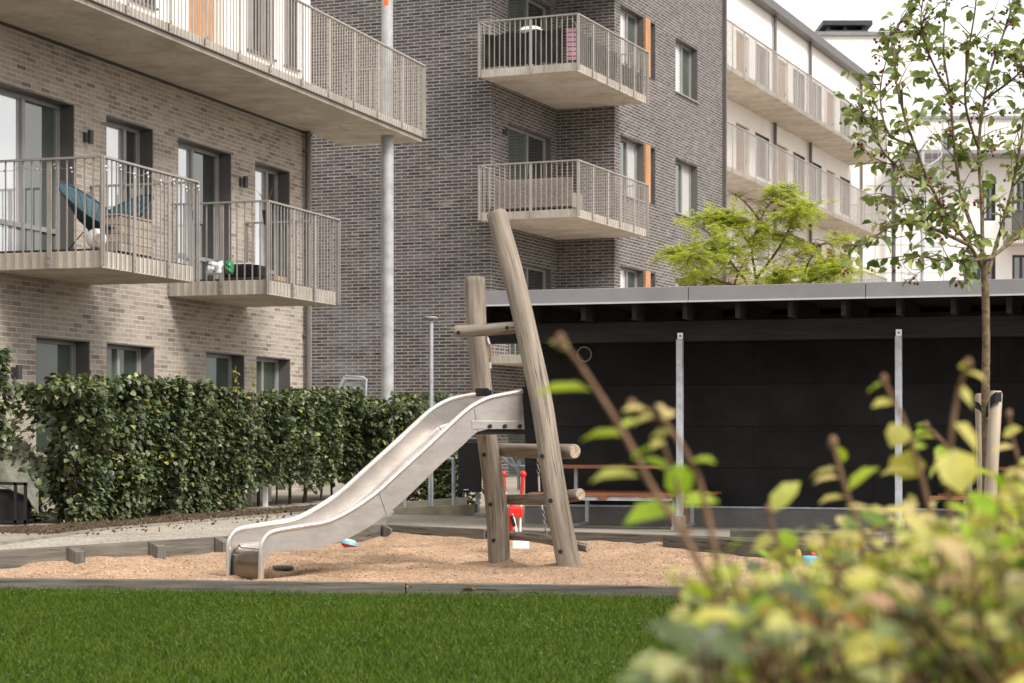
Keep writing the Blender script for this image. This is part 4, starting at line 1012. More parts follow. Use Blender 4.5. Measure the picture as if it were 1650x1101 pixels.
# fascia in sheet lengths with small overlaps
ja = [ql - .01] + [S.at(p, .4) for p in (1108, 1394)] + [qr]
for a, b in zip(ja, ja[1:]):
    mb = MB(); S.box(mb, a + .003, b - .003, 2.236, 2.368, .363, .378); S.box(mb, a + .003, b - .003, 2.345, 2.37, .20, .362); fo = mb.build('fascia', M['fascia'], shed, bevel=.004)
    mb = MB(); S.box(mb, a + .003, b - .003, 2.222, 2.237, .358, .396); mb.build('drip_edge', M['fascia_lip'], fo)
for u in (S.at(1098) if False else 0.0, None):
    pass
pu = [S.at(1095.5), S.at(1448)]; pu += [pu[1] + (pu[1] - pu[0]), pu[1] + 2 * (pu[1] - pu[0])]
for u in pu:
    mb = MB(); S.box(mb, u - .031, u + .031, GZ + .12, 1.90, -.031, .031); pst = mb.build('post', M['galv'], shed, bevel=.006)
    mb = MB(); S.box(mb, u - .027, u + .027, 1.901, 1.962, -.034, -.012); tp_ = mb.build('top_plate', M['steel_polish'], pst); mb = MB(); S.box(mb, u - .007, u + .007, 1.925, 1.94, -.012, -.004); mb.build('plate_bolt', M['frame_black'], tp_)
    mb = MB(); S.box(mb, u - .05, u + .05, GZ - .02, GZ + .155, -.05, .05); mb.build('concrete_foot', M['concrete_grey'], pst, bevel=.008)
# round vent on the shed wall
u = S.at(942, wd); z = S.z(942, 571, wd); c = S.p(u, z, wd + .012)
mb = MB(); mb.tube([c + Vector((SW.x, SW.y, 0)) * .075 * math.cos(t) + Vector((0, 0, .075 * math.sin(t))) for t in [k * math.pi / 14 for k in range(28)]], .009, 8, closed=True); mb.build('vent_ring', M['rail'], shed)
mb = MB(); mb.tube([c - Vector((SB.x, SB.y, 0)) * -.008, c - Vector((SB.x, SB.y, 0)) * .004], .07, 28); mb.build('vent_cover', M['black_plastic'], shed)

# picnic tables under the roof
def picnic(u0, u1, label):
    dseat, dtop = -.36, -.62
    e = empty('picnic_table', S.p((u0 + u1) / 2, GZ, -.8), label, 'table', 'picnic tables along the shed')
    def plank(nm, a, b, z, d0, d1):
        mb = MB(); n = 2; w = (d1 - d0) / n
        for k in range(n): mb.obox(S.p((a + b) / 2, z, d0 + w * (k + .5)), S.u * (b - a) / 2, S.n * (w / 2 - .004), Vector((0, 0, .016)))
        o = mb.build(nm, M['table_wood'], e, bevel=.003); return o
    zs, zt = GZ + .335, GZ + .60
    plank('seat', u0, u1, zs, -.50, -.26); plank('seat', u0, u1, zs, -1.34, -1.12)
    plank('table_top', u0 + .12, u1 - .22, zt, -1.06, -.56)
    for u in (u0 + .33, u1 - .28):
        mb = MB(); S.box(mb, u - .018, u + .018, GZ, zs - .018, -.44, -.40); S.box(mb, u - .018, u + .018, GZ, zs - .018, -1.26, -1.22); S.box(mb, u - .0185, u + .0185, GZ + .003, GZ + .03, -1.3, -.36); mb.build('leg_frame', M['galv'], e)
        mb = MB(); S.box(mb, u - .017, u + .017, zs - .05, zs - .0175, -1.3, -.28); S.box(mb, u - .017, u + .017, zs - .0170, zt - .018, -.84, -.80); mb.build('bracket', M['galv'], e)
    mb = MB(); S.box(mb, u0 + .36, u1 - .30, zs - .055, zs - .0185, -.30, -.28); mb.build('apron', M['galv'], e)
    mb = MB(); S.box(mb, (u0 + u1) / 2 - .15, (u0 + u1) / 2 - .06, zs - .045, zs - .0165, -.279, -.255); mb.build('cleat', M['table_wood'], e)
picnic(S.at(853, -.3), S.at(1128, -.3), 'low picnic table of orange wood left of the nearer galvanised post')
picnic(S.at(1497, -.3), S.at(1497, -.3) + 1.75, 'low picnic table of orange wood behind the staked tree')

# ------------------------------------------------------------------ slide
phi = math.radians(33); SA = Vector((math.cos(phi), math.sin(phi), 0)); SC = Vector((-math.sin(phi), math.cos(phi), 0)); SWID = .54
P0 = Vector(((420 - CX) / F * 14.0, 14.0, 0))
def on_slide(px, py):
    r = (px - CX) / F; t = (r * P0.y - P0.x) / (SA.x - r * SA.y); Y = P0.y + t * SA.y
    return t, H + (HY - py) / F * Y
pairs = [((420, 940), (425, 940)), ((420.5, 905), (425, 922)), ((421.5, 880), (426, 908)), ((424.5, 870), (428, 901)), ((430, 862.5), (432, 895)), ((437, 858), (438, 891)), ((450, 854.5), (450, 888)), ((492, 847.4), (492, 885)), ((527, 841), (530, 878)), ((561, 825), (568, 864)), ((603, 797), (615, 835)),
         ((640, 764), (658, 799)), ((675, 732), (700, 758)), ((702, 707), (723, 737)), ((727, 683.5), (745, 718)), ((745, 667), (757, 706)), ((760, 655.5), (768, 697)), ((775, 647), (783, 692.5)), ((791, 640.5), (800, 690.5)), ((815, 635.5), (822, 691)), ((841, 631), (845, 692))]
def cr(p, n=6):
    out = []
    for i in range(len(p) - 1):
        a, b, c, d = p[max(i - 1, 0)], p[i], p[i + 1], p[min(i + 2, len(p) - 1)]
        for k in range(n):
            t = k / n; out.append(tuple(.5 * (2 * b[j] + (c[j] - a[j]) * t + (2 * a[j] - 5 * b[j] + 4 * c[j] - d[j]) * t * t + (3 * b[j] - a[j] - 3 * c[j] + d[j]) * t ** 3) for j in range(len(b))))
    out.append(p[-1]); return out
rimp = cr([on_slide(*a) for a, _ in pairs]); botp = cr([on_slide(*b) for _, b in pairs])
W3 = lambda t, z, c=0.0: P0 + SA * t + SC * c + Vector((0, 0, z))
slide = empty('slide', W3(0, 0, SWID / 2), 'stainless steel slide running down from the log tower into the sand', 'slide')
n_s = len(rimp)
def side(c, nm):
    mb = MB()
    for off in (-.003, .003):
        for i in range(n_s - 1):
            q = [W3(*rimp[i], c + off), W3(*rimp[i + 1], c + off), W3(*botp[i + 1], c + off), W3(*botp[i], c + off)]
            mb.face(q if off < 0 else q[::-1])
    for i in range(n_s - 1): mb.face([W3(*botp[i], c - .003), W3(*botp[i + 1], c - .003), W3(*botp[i + 1], c + .003), W3(*botp[i], c + .003)])
    return mb.build(nm, M['steel'], slide)
sn = side(0, 'side_panel'); side(SWID, 'side_panel')
# folded bottom flange and two weld seams on the near panel
for k in (61, 97):
    mb = MB(); a, b = W3(*rimp[k], -.0045), W3(*botp[k], -.0045); mb.tube([a.lerp(b, .12), b], .0014, 5); mb.build('weld_seam', M['steel_lip'], sn)
for c in (0, SWID):
    mb = MB(); mb.tube([W3(*p, c) for p in rimp], .019, 12); mb.build('rim', M['steel_polish'], slide)
def floor_pt(i):
    # floor sits a little above the panel's lower edge, measured square to the chute
    b = Vector(botp[i]); r = Vector(rimp[i]); return tuple(b + (r - b) * .10)
fl = [floor_pt(i) for i in range(n_s)]
mb = MB(); mlip = MB(); cs = [.004 + (SWID - .008) * k / 14 for k in range(15)]
def fz(i, c):                                          # coved corners
    e = min(c, SWID - c); t, z = fl[i]; r = Vector(rimp[i]) - Vector(botp[i])
    k = max(0, 1 - e / .05); k = 1 - math.sqrt(max(0, 1 - k * k)); return W3(t + r.x * .22 * k, z + r.y * .22 * k, c)
cs = sorted(set(cs + [.012, .022, .034, SWID - .012, SWID - .022, SWID - .034]))
for i in range(n_s - 1):
    for a, b in zip(cs, cs[1:]):
        for dz, rv in ((0, 1), (-.004, -1)):
            (mlip if i < 31 else mb).face([p + Vector((0, 0, dz)) for p in (fz(i, a), fz(i + 1, a), fz(i + 1, b), fz(i, b))][::rv], smooth=False)
# merge for smooth shading
lip = mlip.build('exit_lip', M['steel_lip'], slide); o = mb.build('chute', M['steel'], slide)
for q_ in (o, lip):
    w = q_.modifiers.new('weld', 'WELD'); w.merge_threshold = 1e-5
    for p in q_.data.polygons: p.use_smooth = True
for i_exit in (30, 96):
    mb = MB(); mb.tube([fz(i_exit, c) + Vector((0, 0, .002)) for c in cs], .0025, 5); mb.build('weld_seam', M['steel_lip'], o)
# top flange, bolts, black holding plates, platform
t1, z1 = on_slide(843, 631); t0b, z0b = on_slide(779, 689)
fb_ = MB(); c = W3(t1 - .20, 1.035, .02)
fb_.obox(W3(t1 - .23, H + (HY - 685) / F * 15.0, -.004), SA * .235, SC * .004, Vector((0, 0, .032))); fb_.build('mounting_flange', M['steel'], slide, bevel=.003)
for px in (788, 812, 836):
    t, z = on_slide(px, 687); mb = MB(); mb.tube([W3(t, z, -.008), W3(t, z, -.022)], .016, 8); mb.build('bolt', M['black_plastic'], slide)
# ------------------------------------------------------------------ log tower
tower = empty('climbing_tower', (.15, 15.3, 0), 'weathered log climbing tower with rungs that carries the slide', 'playground tower')
LP = lambda px, py, Y: P(px, py, Y)
def log(nm, pts, rad, lb=None, n=22, wob=.06, ends=True):
    q = cr([tuple(p) + (r,) for p, r in zip(pts, rad)], 7); mb = MB()
    P_ = [Vector(x[:3]) for x in q]; R_ = [x[3] for x in q]
    # rounded cut ends
    d = (P_[1] - P_[0]).normalized(); P_ = [P_[0] - d * .006] + P_; R_ = [R_[0] * .90] + R_
    d = (P_[-1] - P_[-2]).normalized(); P_ = P_ + [P_[-1] + d * .006]; R_ = R_ + [R_[-1] * .90]
    mb.tube(P_, R_, n, wob=wob)
    mb.mi[-1] = 1; mb.mi[-2] = 1
    o = mb.build(nm, [M['log'], M['log_end']], tower)
    if lb: o['label'] = lb
    return o
k2 = 1 / F
near_pts = [(921, 930, 14.76), (899, 819, 14.86), (882, 708, 15.02), (871, 640, 15.12), (850, 541, 15.28), (826, 440, 15.42), (800, 344, 15.56)]
near_w = [38.5, 38.5, 36.5, 36, 35.5, 34, 32.5]
far_pts = [(805, 912, 15.68), (799, 807, 15.72), (785, 708, 15.78), (777, 630, 15.84), (769, 541, 15.9), (764, 450, 15.98)]
far_w = [36.5, 35.5, 33, 32, 32, 34]
leg_n = log('leg', [LP(*p) for p in near_pts], [w_ * p[2] * k2 / 2 for w_, p in zip(near_w, near_pts)], 'tall leaning near log leg reaching highest')
leg_f = log('leg', [LP(*p) for p in far_pts], [w_ * p[2] * k2 / 2 for w_, p in zip(far_w, far_pts)], 'shorter far log leg')
log('rung', [LP(734, 534, 15.62), LP(770, 532.5, 15.58), LP(838, 527.5, 15.36)], [.047, .049, .047], n=14)
log('rung', [LP(806, 725, 15.86), LP(870, 727, 15.35), LP(926, 727.5, 15.0)], [.054, .057, .057], n=14)
log('rung', [LP(818, 805, 15.84), LP(880, 804, 15.3), LP(935, 797, 14.95)], [.042, .046, .047], n=14)
log('rung', [LP(823, 863.5, 15.80), LP(860, 866, 15.4), LP(905, 875, 15.05), LP(948, 883.5, 14.85)], [.036, .037, .036, .034], n=14)
def bolt(px, py, Y, r, par):
    c = P(px, py, Y); d = (Vector((0, 0, H)) - c).normalized(); d = (d * .8 + Vector((-.25, -.5, 0)) * .3).normalized(); mb = MB(); mb.tube([c + d * -.03, c + d * .004], r, 10); mb.build('bolt_hole', M['black_plastic'], par)
def surf(par_pts, par_w, py):           # depth of a leg's front face at a picture row
    for a, b, wa in zip(par_pts, par_pts[1:], par_w):
        if min(a[1], b[1]) <= py <= max(a[1], b[1]): t = (py - a[1]) / (b[1] - a[1]); Y = a[2] + (b[2] - a[2]) * t; return Y - wa * Y * k2 / 2 * .97
    return par_pts[-1][2]
for px, py in ((873, 735), (887, 807), (903, 889)): bolt(px, py, surf(near_pts, near_w, py), .017, leg_n)
for px, py in ((780, 733), (790, 813), (795, 871)): bolt(px, py, surf(far_pts, far_w, py), .016, leg_f)
for px, py, Y in ((738.5, 536, 15.56), (817, 528.5, 15.37)): bolt(px, py, Y, .015, tower)
# black holding plates between slide and legs
mb = MB(); c = P(856, 657, 15.30); mb.obox(c, SC * .07 + SA * .015, SA * .006, Vector((0, 0, .165))); 
mb.build('holding_plate', M['black_plastic'], tower, bevel=.004)
mb = MB(); c = P(853, 657, 15.27); mb.obox(c, Vector((.058, 0, 0)), Vector((0, .008, 0)), Vector((0, 0, .165))); mb.build('holding_plate', M['black_plastic'], tower, bevel=.006)
mb = MB(); c = P(777, 632, 15.6); mb.obox(c, Vector((.055, 0, 0)), Vector((0, .012, 0)), Vector((0, 0, .032))); mb.obox(P(789, 633, 15.55), Vector((.018, 0, 0)), Vector((0, .02, 0)), Vector((0, 0, .022))); mb.build('holding_plate', M['black_plastic'], tower, bevel=.01)
mb = MB(); a, b = W3(on_slide(772, 690)[0], 1.035, .03), W3(on_slide(850, 690)[0], 1.035, .03)
mb.obox((a + b) / 2 + SC * .25 + Vector((0, 0, -.012)), (b - a) / 2, SC * .26, Vector((0, 0, .02))); mb.build('platform', M['black_plastic'], tower, bevel=.004)
# chains below the rungs and the short rope by the far leg
def chain(nm, pts, r=.004, link=.034, mat='galv'):
    pts = [Vector(p) for p in pts]; mb = MB(); tot = sum((b - a).length for a, b in zip(pts, pts[1:])); n = int(tot / (link * .72)); 
    def at(s):
        for a, b in zip(pts, pts[1:]):
            l = (b - a).length
            if s <= l: return a.lerp(b, s / l), (b - a).normalized()
            s -= l
        return pts[-1], (pts[-1] - pts[-2]).normalized()
    for k in range(n):
        c, d = at(tot * (k + .5) / n); x = d.cross(Vector((.3, 1, .1))).normalized(); y = d.cross(x); s_ = x if k % 2 else y
        mb.tube([c + d * link / 2 * math.sin(t) + s_ * link * .3 * math.cos(t) for t in [j * math.pi / 5 for j in range(10)]], r, 5, closed=True)
    return mb.build(nm, M[mat], tower)
M['chain_dark'] = simple('dull chain steel', lin(150, 144, 138), lin(108, 102, 98), .4, .6, scale=30)
chain('chain', [P(866, 738, 15.5), P(868, 768, 15.5)], mat='chain_dark'); chain('chain', [P(874, 818, 15.45), P(880, 862, 15.4)], mat='chain_dark')
mb = MB(); mb.tube([P(868, 768, 15.5), P(869, 792, 15.5)], .009, 8); mb.tube([P(872, 808, 15.46), P(874, 822, 15.45)], .009, 8); mb.build('chain_sleeve', M['steel_polish'], tower)
mb = MB(); mb.tube([P(784, 541, 15.86), P(788, 552, 15.86), P(791, 568, 15.86), P(790, 588, 15.86)], .009, 8); mb.build('rope', M['door_brown'], tower)
mb = MB(); mb.tube([P(785, 545, 15.855), P(788, 555, 15.855)], .013, 8); mb.tube([P(789, 584, 15.855), P(789.5, 594, 15.855)], .013, 8); mb.build('rope_ferrule', M['galv'], tower)

# ------------------------------------------------------------------ sand toys
def G2(px, py): p = G(px, py, 0); p.z = sand_z(p.x, p.y); return p
dg = P(838, 868, 17.0); dg.z = sand_z(dg.x, dg.y)
e = empty('toy_digger', dg, 'red and white sit-on sand digger standing behind the log rungs', 'toy digger')
DY = 17.0
mb = MB(); c = P(831, 825, DY); mb.obox(c, Vector((.062, 0, 0)), Vector((0, .09, 0)), Vector((0, 0, .045))); mb.build('seat', M['red'], e, bevel=.014)
mb = MB(); mb.obox(P(824, 835, DY + .02), Vector((.025, 0, -.01)), Vector((0, .05, 0)), Vector((.015, 0, .125))); mb.build('body_post', M['red'], e, bevel=.015)
for (x0, y0, x1, y1, Yd) in ((816, 815, 811, 764, DY - .1), (838, 838, 843, 764, DY + .1)):
    mb = MB(); a, b = P(x0, y0, Yd), P(x1, y1, Yd); m_ = a.lerp(b, .45); mb.tube([m_, b], .016, 10); mb.sphere(b, .030, 14, 10); hl = mb.build('lever', M['red'], e)
    mb = MB(); mb.tube([a, m_], .011, 8); mb.build('lever_rod', M['white_plastic'], hl)
mb = MB(); mb.tube([P(838, 838, DY + .1), P(838, 872, DY + .1)], .012, 8); mb.tube([P(826, 828, DY - .08), P(834, 866, DY - .06)], .012, 8); mb.beam(P(826, 869, DY), P(847, 869, DY), .05, .014); mb.build('arm', M['white_plastic'], e)
mb = MB(); mb.tube([P(824, 831, DY - .085), P(829, 848, DY - .075)], .015, 8); mb.build('grip', M['black_plastic'], e)
mb = MB(); c = P(839, 878.5, DY - .1); mb.obox(c, Vector((.072, 0, 0)), Vector((0, .06, 0)), Vector((0, 0, .034))); mb.build('scoop', M['white_plastic'], e, bevel=.01)
b_ = P(561, 870, 17.6); b_.z = sand_z(b_.x, b_.y) + .005
e = empty('sand_toy', b_, 'round blue, white and red toy dish lying in the sand under the slide', 'toy')
tilt = Vector((.25, 0, 1)).normalized(); 
def lathe(mb, c, ax, prof, n=20):
    ax = Vector(ax).normalized(); a = ax.cross(Vector((0, 1, 0))).normalized(); b = ax.cross(a)
    mb.tube([Vector(c) + ax * h for _, h in prof], [max(r, .001) for r, _ in prof], n)
mb = MB(); lathe(mb, b_, tilt, [(.03, -.01), (.06, .005), (.075, .03)]); mb.build('base', M['red'], e)
mb = MB(); lathe(mb, b_, tilt, [(.077, .031), (.072, .05), (.06, .06)]); mb.build('body', M['blue_plastic'], e)
mb = MB(); lathe(mb, b_, tilt, [(.060, .061), (.045, .07), (.01, .072)]); mb.build('lid', M['white_plastic'], e)
t_ = P(1304, 892, 15.3); t_.z = sand_z(t_.x, t_.y)
e = empty('toy_basket', t_, 'yellow and blue plastic toy basket in front of the thick timber beam', 'toy')
mb = MB(); mb.obox(t_ + Vector((0, 0, .055)), Vector((.062, 0, 0)), Vector((0, .05, 0)), Vector((0, 0, .042))); mb.build('body', M['blue_plastic'], e, bevel=.012)
for sx in (-1, 1):
    mb = MB(); pts = [t_ + Vector((sx * (.075 + .012 * math.sin(k / 8 * math.pi)), .05 * math.cos(k / 8 * math.pi), .02 + .10 * math.sin(k / 8 * math.pi) * (1.3 if sx > 0 else 1.1))) for k in range(9)]
    mb.tube(pts, .02, 8); mb.build('handle', M['yellow_plastic'], e)
mb = MB(); mb.sphere(t_ + Vector((.03, 0, .10)), .025, 10, 7); mb.build('ball', M['red'], e)
wb_ = P(456, 890, 14.9); mb = MB(); mb.obox((wb_.x, wb_.y, sand_z(wb_.x, wb_.y) + .022), Vector((.07, .01, 0)), Vector((-.02, .10, 0)), Vector((0, 0, .010))); tag(mb.build('wooden_board', M['timber'], bevel=.003), 'small dark wooden board under the lower end of the slide', 'board')
# fallen leaves by the edging
FLV = [(747, 953, 'curled tan fallen leaf on the grass against the timber edging, larger one'), (667, 952, 'small tan fallen leaf on the grass left of the larger one'), (698, 1047, 'pale fallen leaf lying in the middle of the lawn')]
M['dry_leaf'] = leaf_mat('dry fallen leaf', [(0, lin(196, 160, 112)), (1, lin(206, 172, 124))], .1, .8, .1)
for px, py, lb in FLV:
    p = G(px, py, -.05); nn_ = 1; fs_ = .035 if 'pale' in lb else (.10 if 'larger one' in lb else .06)
    A, B, C = leaf_axes(rng.normal(size=(nn_, 3)) * np.array([1, .5, .3]), np.tile([0, -.3, 1.], (nn_, 1)) + rng.normal(0, .4, (nn_, 3)), np.full(nn_, fs_), np.full(nn_, fs_ * .6))
    tag(scatter_mesh('fallen_leaf', *LEAF6, np.array([[p.x + rng.normal(0, .02), p.y, p.z + .012] for _ in range(nn_)]), A, B, C, M['dry_leaf']), lb, 'leaf')
n_ = 60; lx = rng.uniform(617, 690, n_); pl_ = [G(a, 849 + 1.5 * rng.random(), .02) for a in lx]
A, B, C = leaf_axes(rng.normal(size=(n_, 3)) * np.array([1, .6, .2]), np.tile([0, -.2, 1.], (n_, 1)) + rng.normal(0, .4, (n_, 3)), np.full(n_, .06), np.full(n_, .045))
tag(scatter_mesh('leaf_litter', *LEAF2, np.array([[p.x, p.y - .12, p.z + .02] for p in pl_]), A, B, C, M['dry_leaf']), 'brown leaf litter gathered along the back timber in the far corner of the sandbox', 'leaves', kind='stuff')
# ------------------------------------------------------------------ ramp, handrails, bin, lamp post, stair panel
RZ = .085
def lowwall(pxa, pya, pxb, pyb, Ya, Yb, h, label):
    a, b = P(pxa, pya, Ya), P(pxb, pyb, Yb); zt_ = (a.z + b.z) / 2; mb = MB(); n = 1
    d = (b - a); d.z = 0; d.normalize(); s_ = Vector((d.y, -d.x, 0))
    A0, B0 = a.copy(), b.copy()
    v = [A0, B0]; th = .12; top = [A0, B0, B0 - s_ * th * -1, A0 - s_ * th * -1]
    bt = [Vector((p.x, p.y, RZ - .05)) for p in top]
    mb.face(top); 
    for i in range(4): j = (i + 1) % 4; mb.face([bt[i], bt[j], top[j], top[i]])
    return tag(mb.build('ramp_wall', M['ramp_concrete'], bevel=.005), label, 'low wall')
lowwall(640, 818, 771, 812, 22.9, 22.6, .2, 'low stained concrete wall of the ramp, front one')
lowwall(632, 810, 753, 801, 24.2, 23.9, .2, 'low stained concrete wall of the ramp, rear one below the handrail posts')
blk = P(778, 843, 22.0); mb = MB(); mb.box(blk.x - .09, blk.x + .09, 21.9, 22.1, RZ - .05, H + (HY - 827) / F * 22); tag(mb.build('concrete_block', M['concrete_grey'], bevel=.01), 'pale concrete block at the right end of the ramp wall behind the far log leg', 'block')
hr_ = empty('handrail', P(700, 820, 23.2), 'galvanised tube handrail along the concrete ramp under the slide', 'handrail')
def tube_px(pts, Y, r, nm, mat, par, n=10):
    mb = MB(); mb.tube([P(a, b, Y) for a, b in pts], r, n); return mb.build(nm, M[mat], par)
tube_px([(652, 822), (652, 772)], 23.0, .021, 'post', 'galv', hr_); tube_px([(692.5, 822), (692.5, 752)], 22.8, .021, 'post', 'galv', hr_); tube_px([(730.5, 820), (730.5, 742)], 22.6, .021, 'post', 'galv', hr_)
tube_px([(648, 768), (672, 752), (700, 742), (716, 737), (731, 741)], 22.7, .021, 'rail', 'galv', hr_)
tube_px([(836, 742), (836, 790)], 24, .02, 'post', 'galv', hr_); tube_px([(806, 735), (818, 745), (826, 752), (846, 752)], 24, .02, 'rail', 'galv', hr_); tube_px([(815, 726), (840, 768)], 24, .018, 'rail', 'galv', hr_)
lp = empty('lamp_post', P(695, 826, 23.6), 'slim grey lamp post with flat round head behind the slide', 'street lamp')
tube_px([(695, 828), (695, 516)], 23.6, .023, 'post', 'galv', lp, 14); c = P(694, 512.5, 23.6)
mb = MB(); lathe(mb, c, (0, 0, 1), [(.05, -.03), (.085, -.012), (.09, .008), (.06, .018)]); mb.build('lamp_head', M['frame'], lp)
bn = empty('litter_bin', P(756, 830, 22.4), 'black litter bin hung on a post behind the far log leg', 'bin')
def boxpx(x0, x1, y0, y1, Y, d, nm, mat, par, bev=.008):
    a, b = P(x0, y1, Y), P(x1, y0, Y); mb = MB(); mb.box(a.x, b.x, Y, Y + d, a.z, b.z); return mb.build(nm, M[mat], par, bevel=bev)
boxpx(738, 776, 714, 793, 22.3, .24, 'bin_body', 'black_plastic', bn); boxpx(737, 777, 707, 713, 22.28, .28, 'lid', 'frame_black', bn); boxpx(747, 755, 788.5, 790, 22.296, .01, 'badge', 'white_plastic', bn, 0)
boxpx(766, 773, 745, 832, 22.56, .05, 'post', 'galv', bn, 0)
sp_ = empty('stair_panel', P(563, 700, 33.5), 'grey sheet metal stair side with tubular handrail above the clipped hedge', 'stair rail')
mb = MB(); Yp = 33.5; ptsp = [(546, 640), (556, 617), (587, 617), (587, 690), (546, 690)]
for dy in (0, .02): mb.face([P(a, b, Yp + dy) for a, b in ptsp])
for (a, b), (c, d) in zip(ptsp, ptsp[1:] + ptsp[:1]): mb.face([P(a, b, Yp), P(c, d, Yp), P(c, d, Yp + .02), P(a, b, Yp + .02)])
mb.build('sheet', M['column'], sp_)
mb = MB(); mb.tube([P(a, b, Yp - .05) for a, b in ((536, 645), (545, 625), (554, 608), (558, 606), (586, 608.5), (590, 612), (589, 640))], .02, 10); mb.build('rail', M['galv'], sp_)
mb = MB(); mb.tube([P(a, b, Yp + .9) for a, b in ((540, 640), (549, 622), (556, 610), (592, 612))], .018, 8); mb.build('rail', M['galv'], sp_)

# ------------------------------------------------------------------ covered furniture and white table behind the hedge
fx = empty('covered_furniture', P(25, 840, 20.5), 'garden furniture under a slack grey green tarp at the left edge', 'furniture')
mb = MB(); g = {}
for i in range(25):
    for j in range(13):
        t, s = i / 24, j / 12; px = -70 + 132 * t; Y = 21.3 - 1.1 * s
        zt2 = 1 + (HY - (690 + 45 * s ** 1.5 + 22 * t)) / F * Y
        if s > .75: zt2 -= (s - .75) * 1.2 * (.35 + .65 * t)
        if t > .85: zt2 -= (t - .85) * 1.2
        p = Vector(((px - CX) / F * Y, Y, zt2)); p.z += .03 * mnoise.noise(p * 3) + .015 * mnoise.noise(p * 9); g[i, j] = p
for i in range(24):
    for j in range(12): mb.face([g[i, j], g[i + 1, j], g[i + 1, j + 1], g[i, j + 1]], smooth=True); mb.face([g[i, j] - Vector((0, 0, .01)), g[i, j + 1] - Vector((0, 0, .01)), g[i + 1, j + 1] - Vector((0, 0, .01)), g[i + 1, j] - Vector((0, 0, .01))], smooth=True)
o = mb.build('tarp', M['tarp'], fx)
YT = 20.1
for px in (25, 41): 
    a, b = P(px, 839, YT), P(px, 778, YT); mb = MB(); mb.beam((a.x, YT, GZ), b, .03, .03); mb.build('leg', M['black_plastic'], fx)
mb = MB(); mb.beam(P(-70, 777, YT), P(44, 780, YT), .03, .03); mb.beam(P(-70, 841, YT), P(44, 841, YT), .03, .03); mb.build('frame', M['black_plastic'], fx)
mb = MB(); a = P(-70, 790, 20.5); b = P(50, 838, 20.5); mb.box(a.x, b.x, 20.25, 21.0, GZ, a.z); mb.build('cushion_box', M['black_cloth'], fx, bevel=.02)
wt = empty('garden_table', P(360, 800, 25.5), 'white garden table seen through the gaps under the hedge', 'table')
YW = 25.6; mb = MB(); a, b = P(310, 780, YW), P(438, 775, YW); mb.box(a.x, b.x, YW - .35, YW + .35, a.z - .035, a.z); mb.build('table_top', M['white_plastic'], wt, bevel=.006)
for px in (316, 345, 398, 432):
    c = P(px, 800, YW); mb = MB(); yy = YW - .28 if px in (345, 432) else YW + .28; mb.beam((c.x, yy, GZ), (c.x, yy, a.z - .036), .06, .06); mb.build('leg', M['white_plastic'], wt)
bx = boxpx(398, 432, 770, 818, 27.0, .4, 'storage_box', 'white_plastic', None); tag(bx, 'white upright box behind the hedge stems next to the white garden table', 'box')

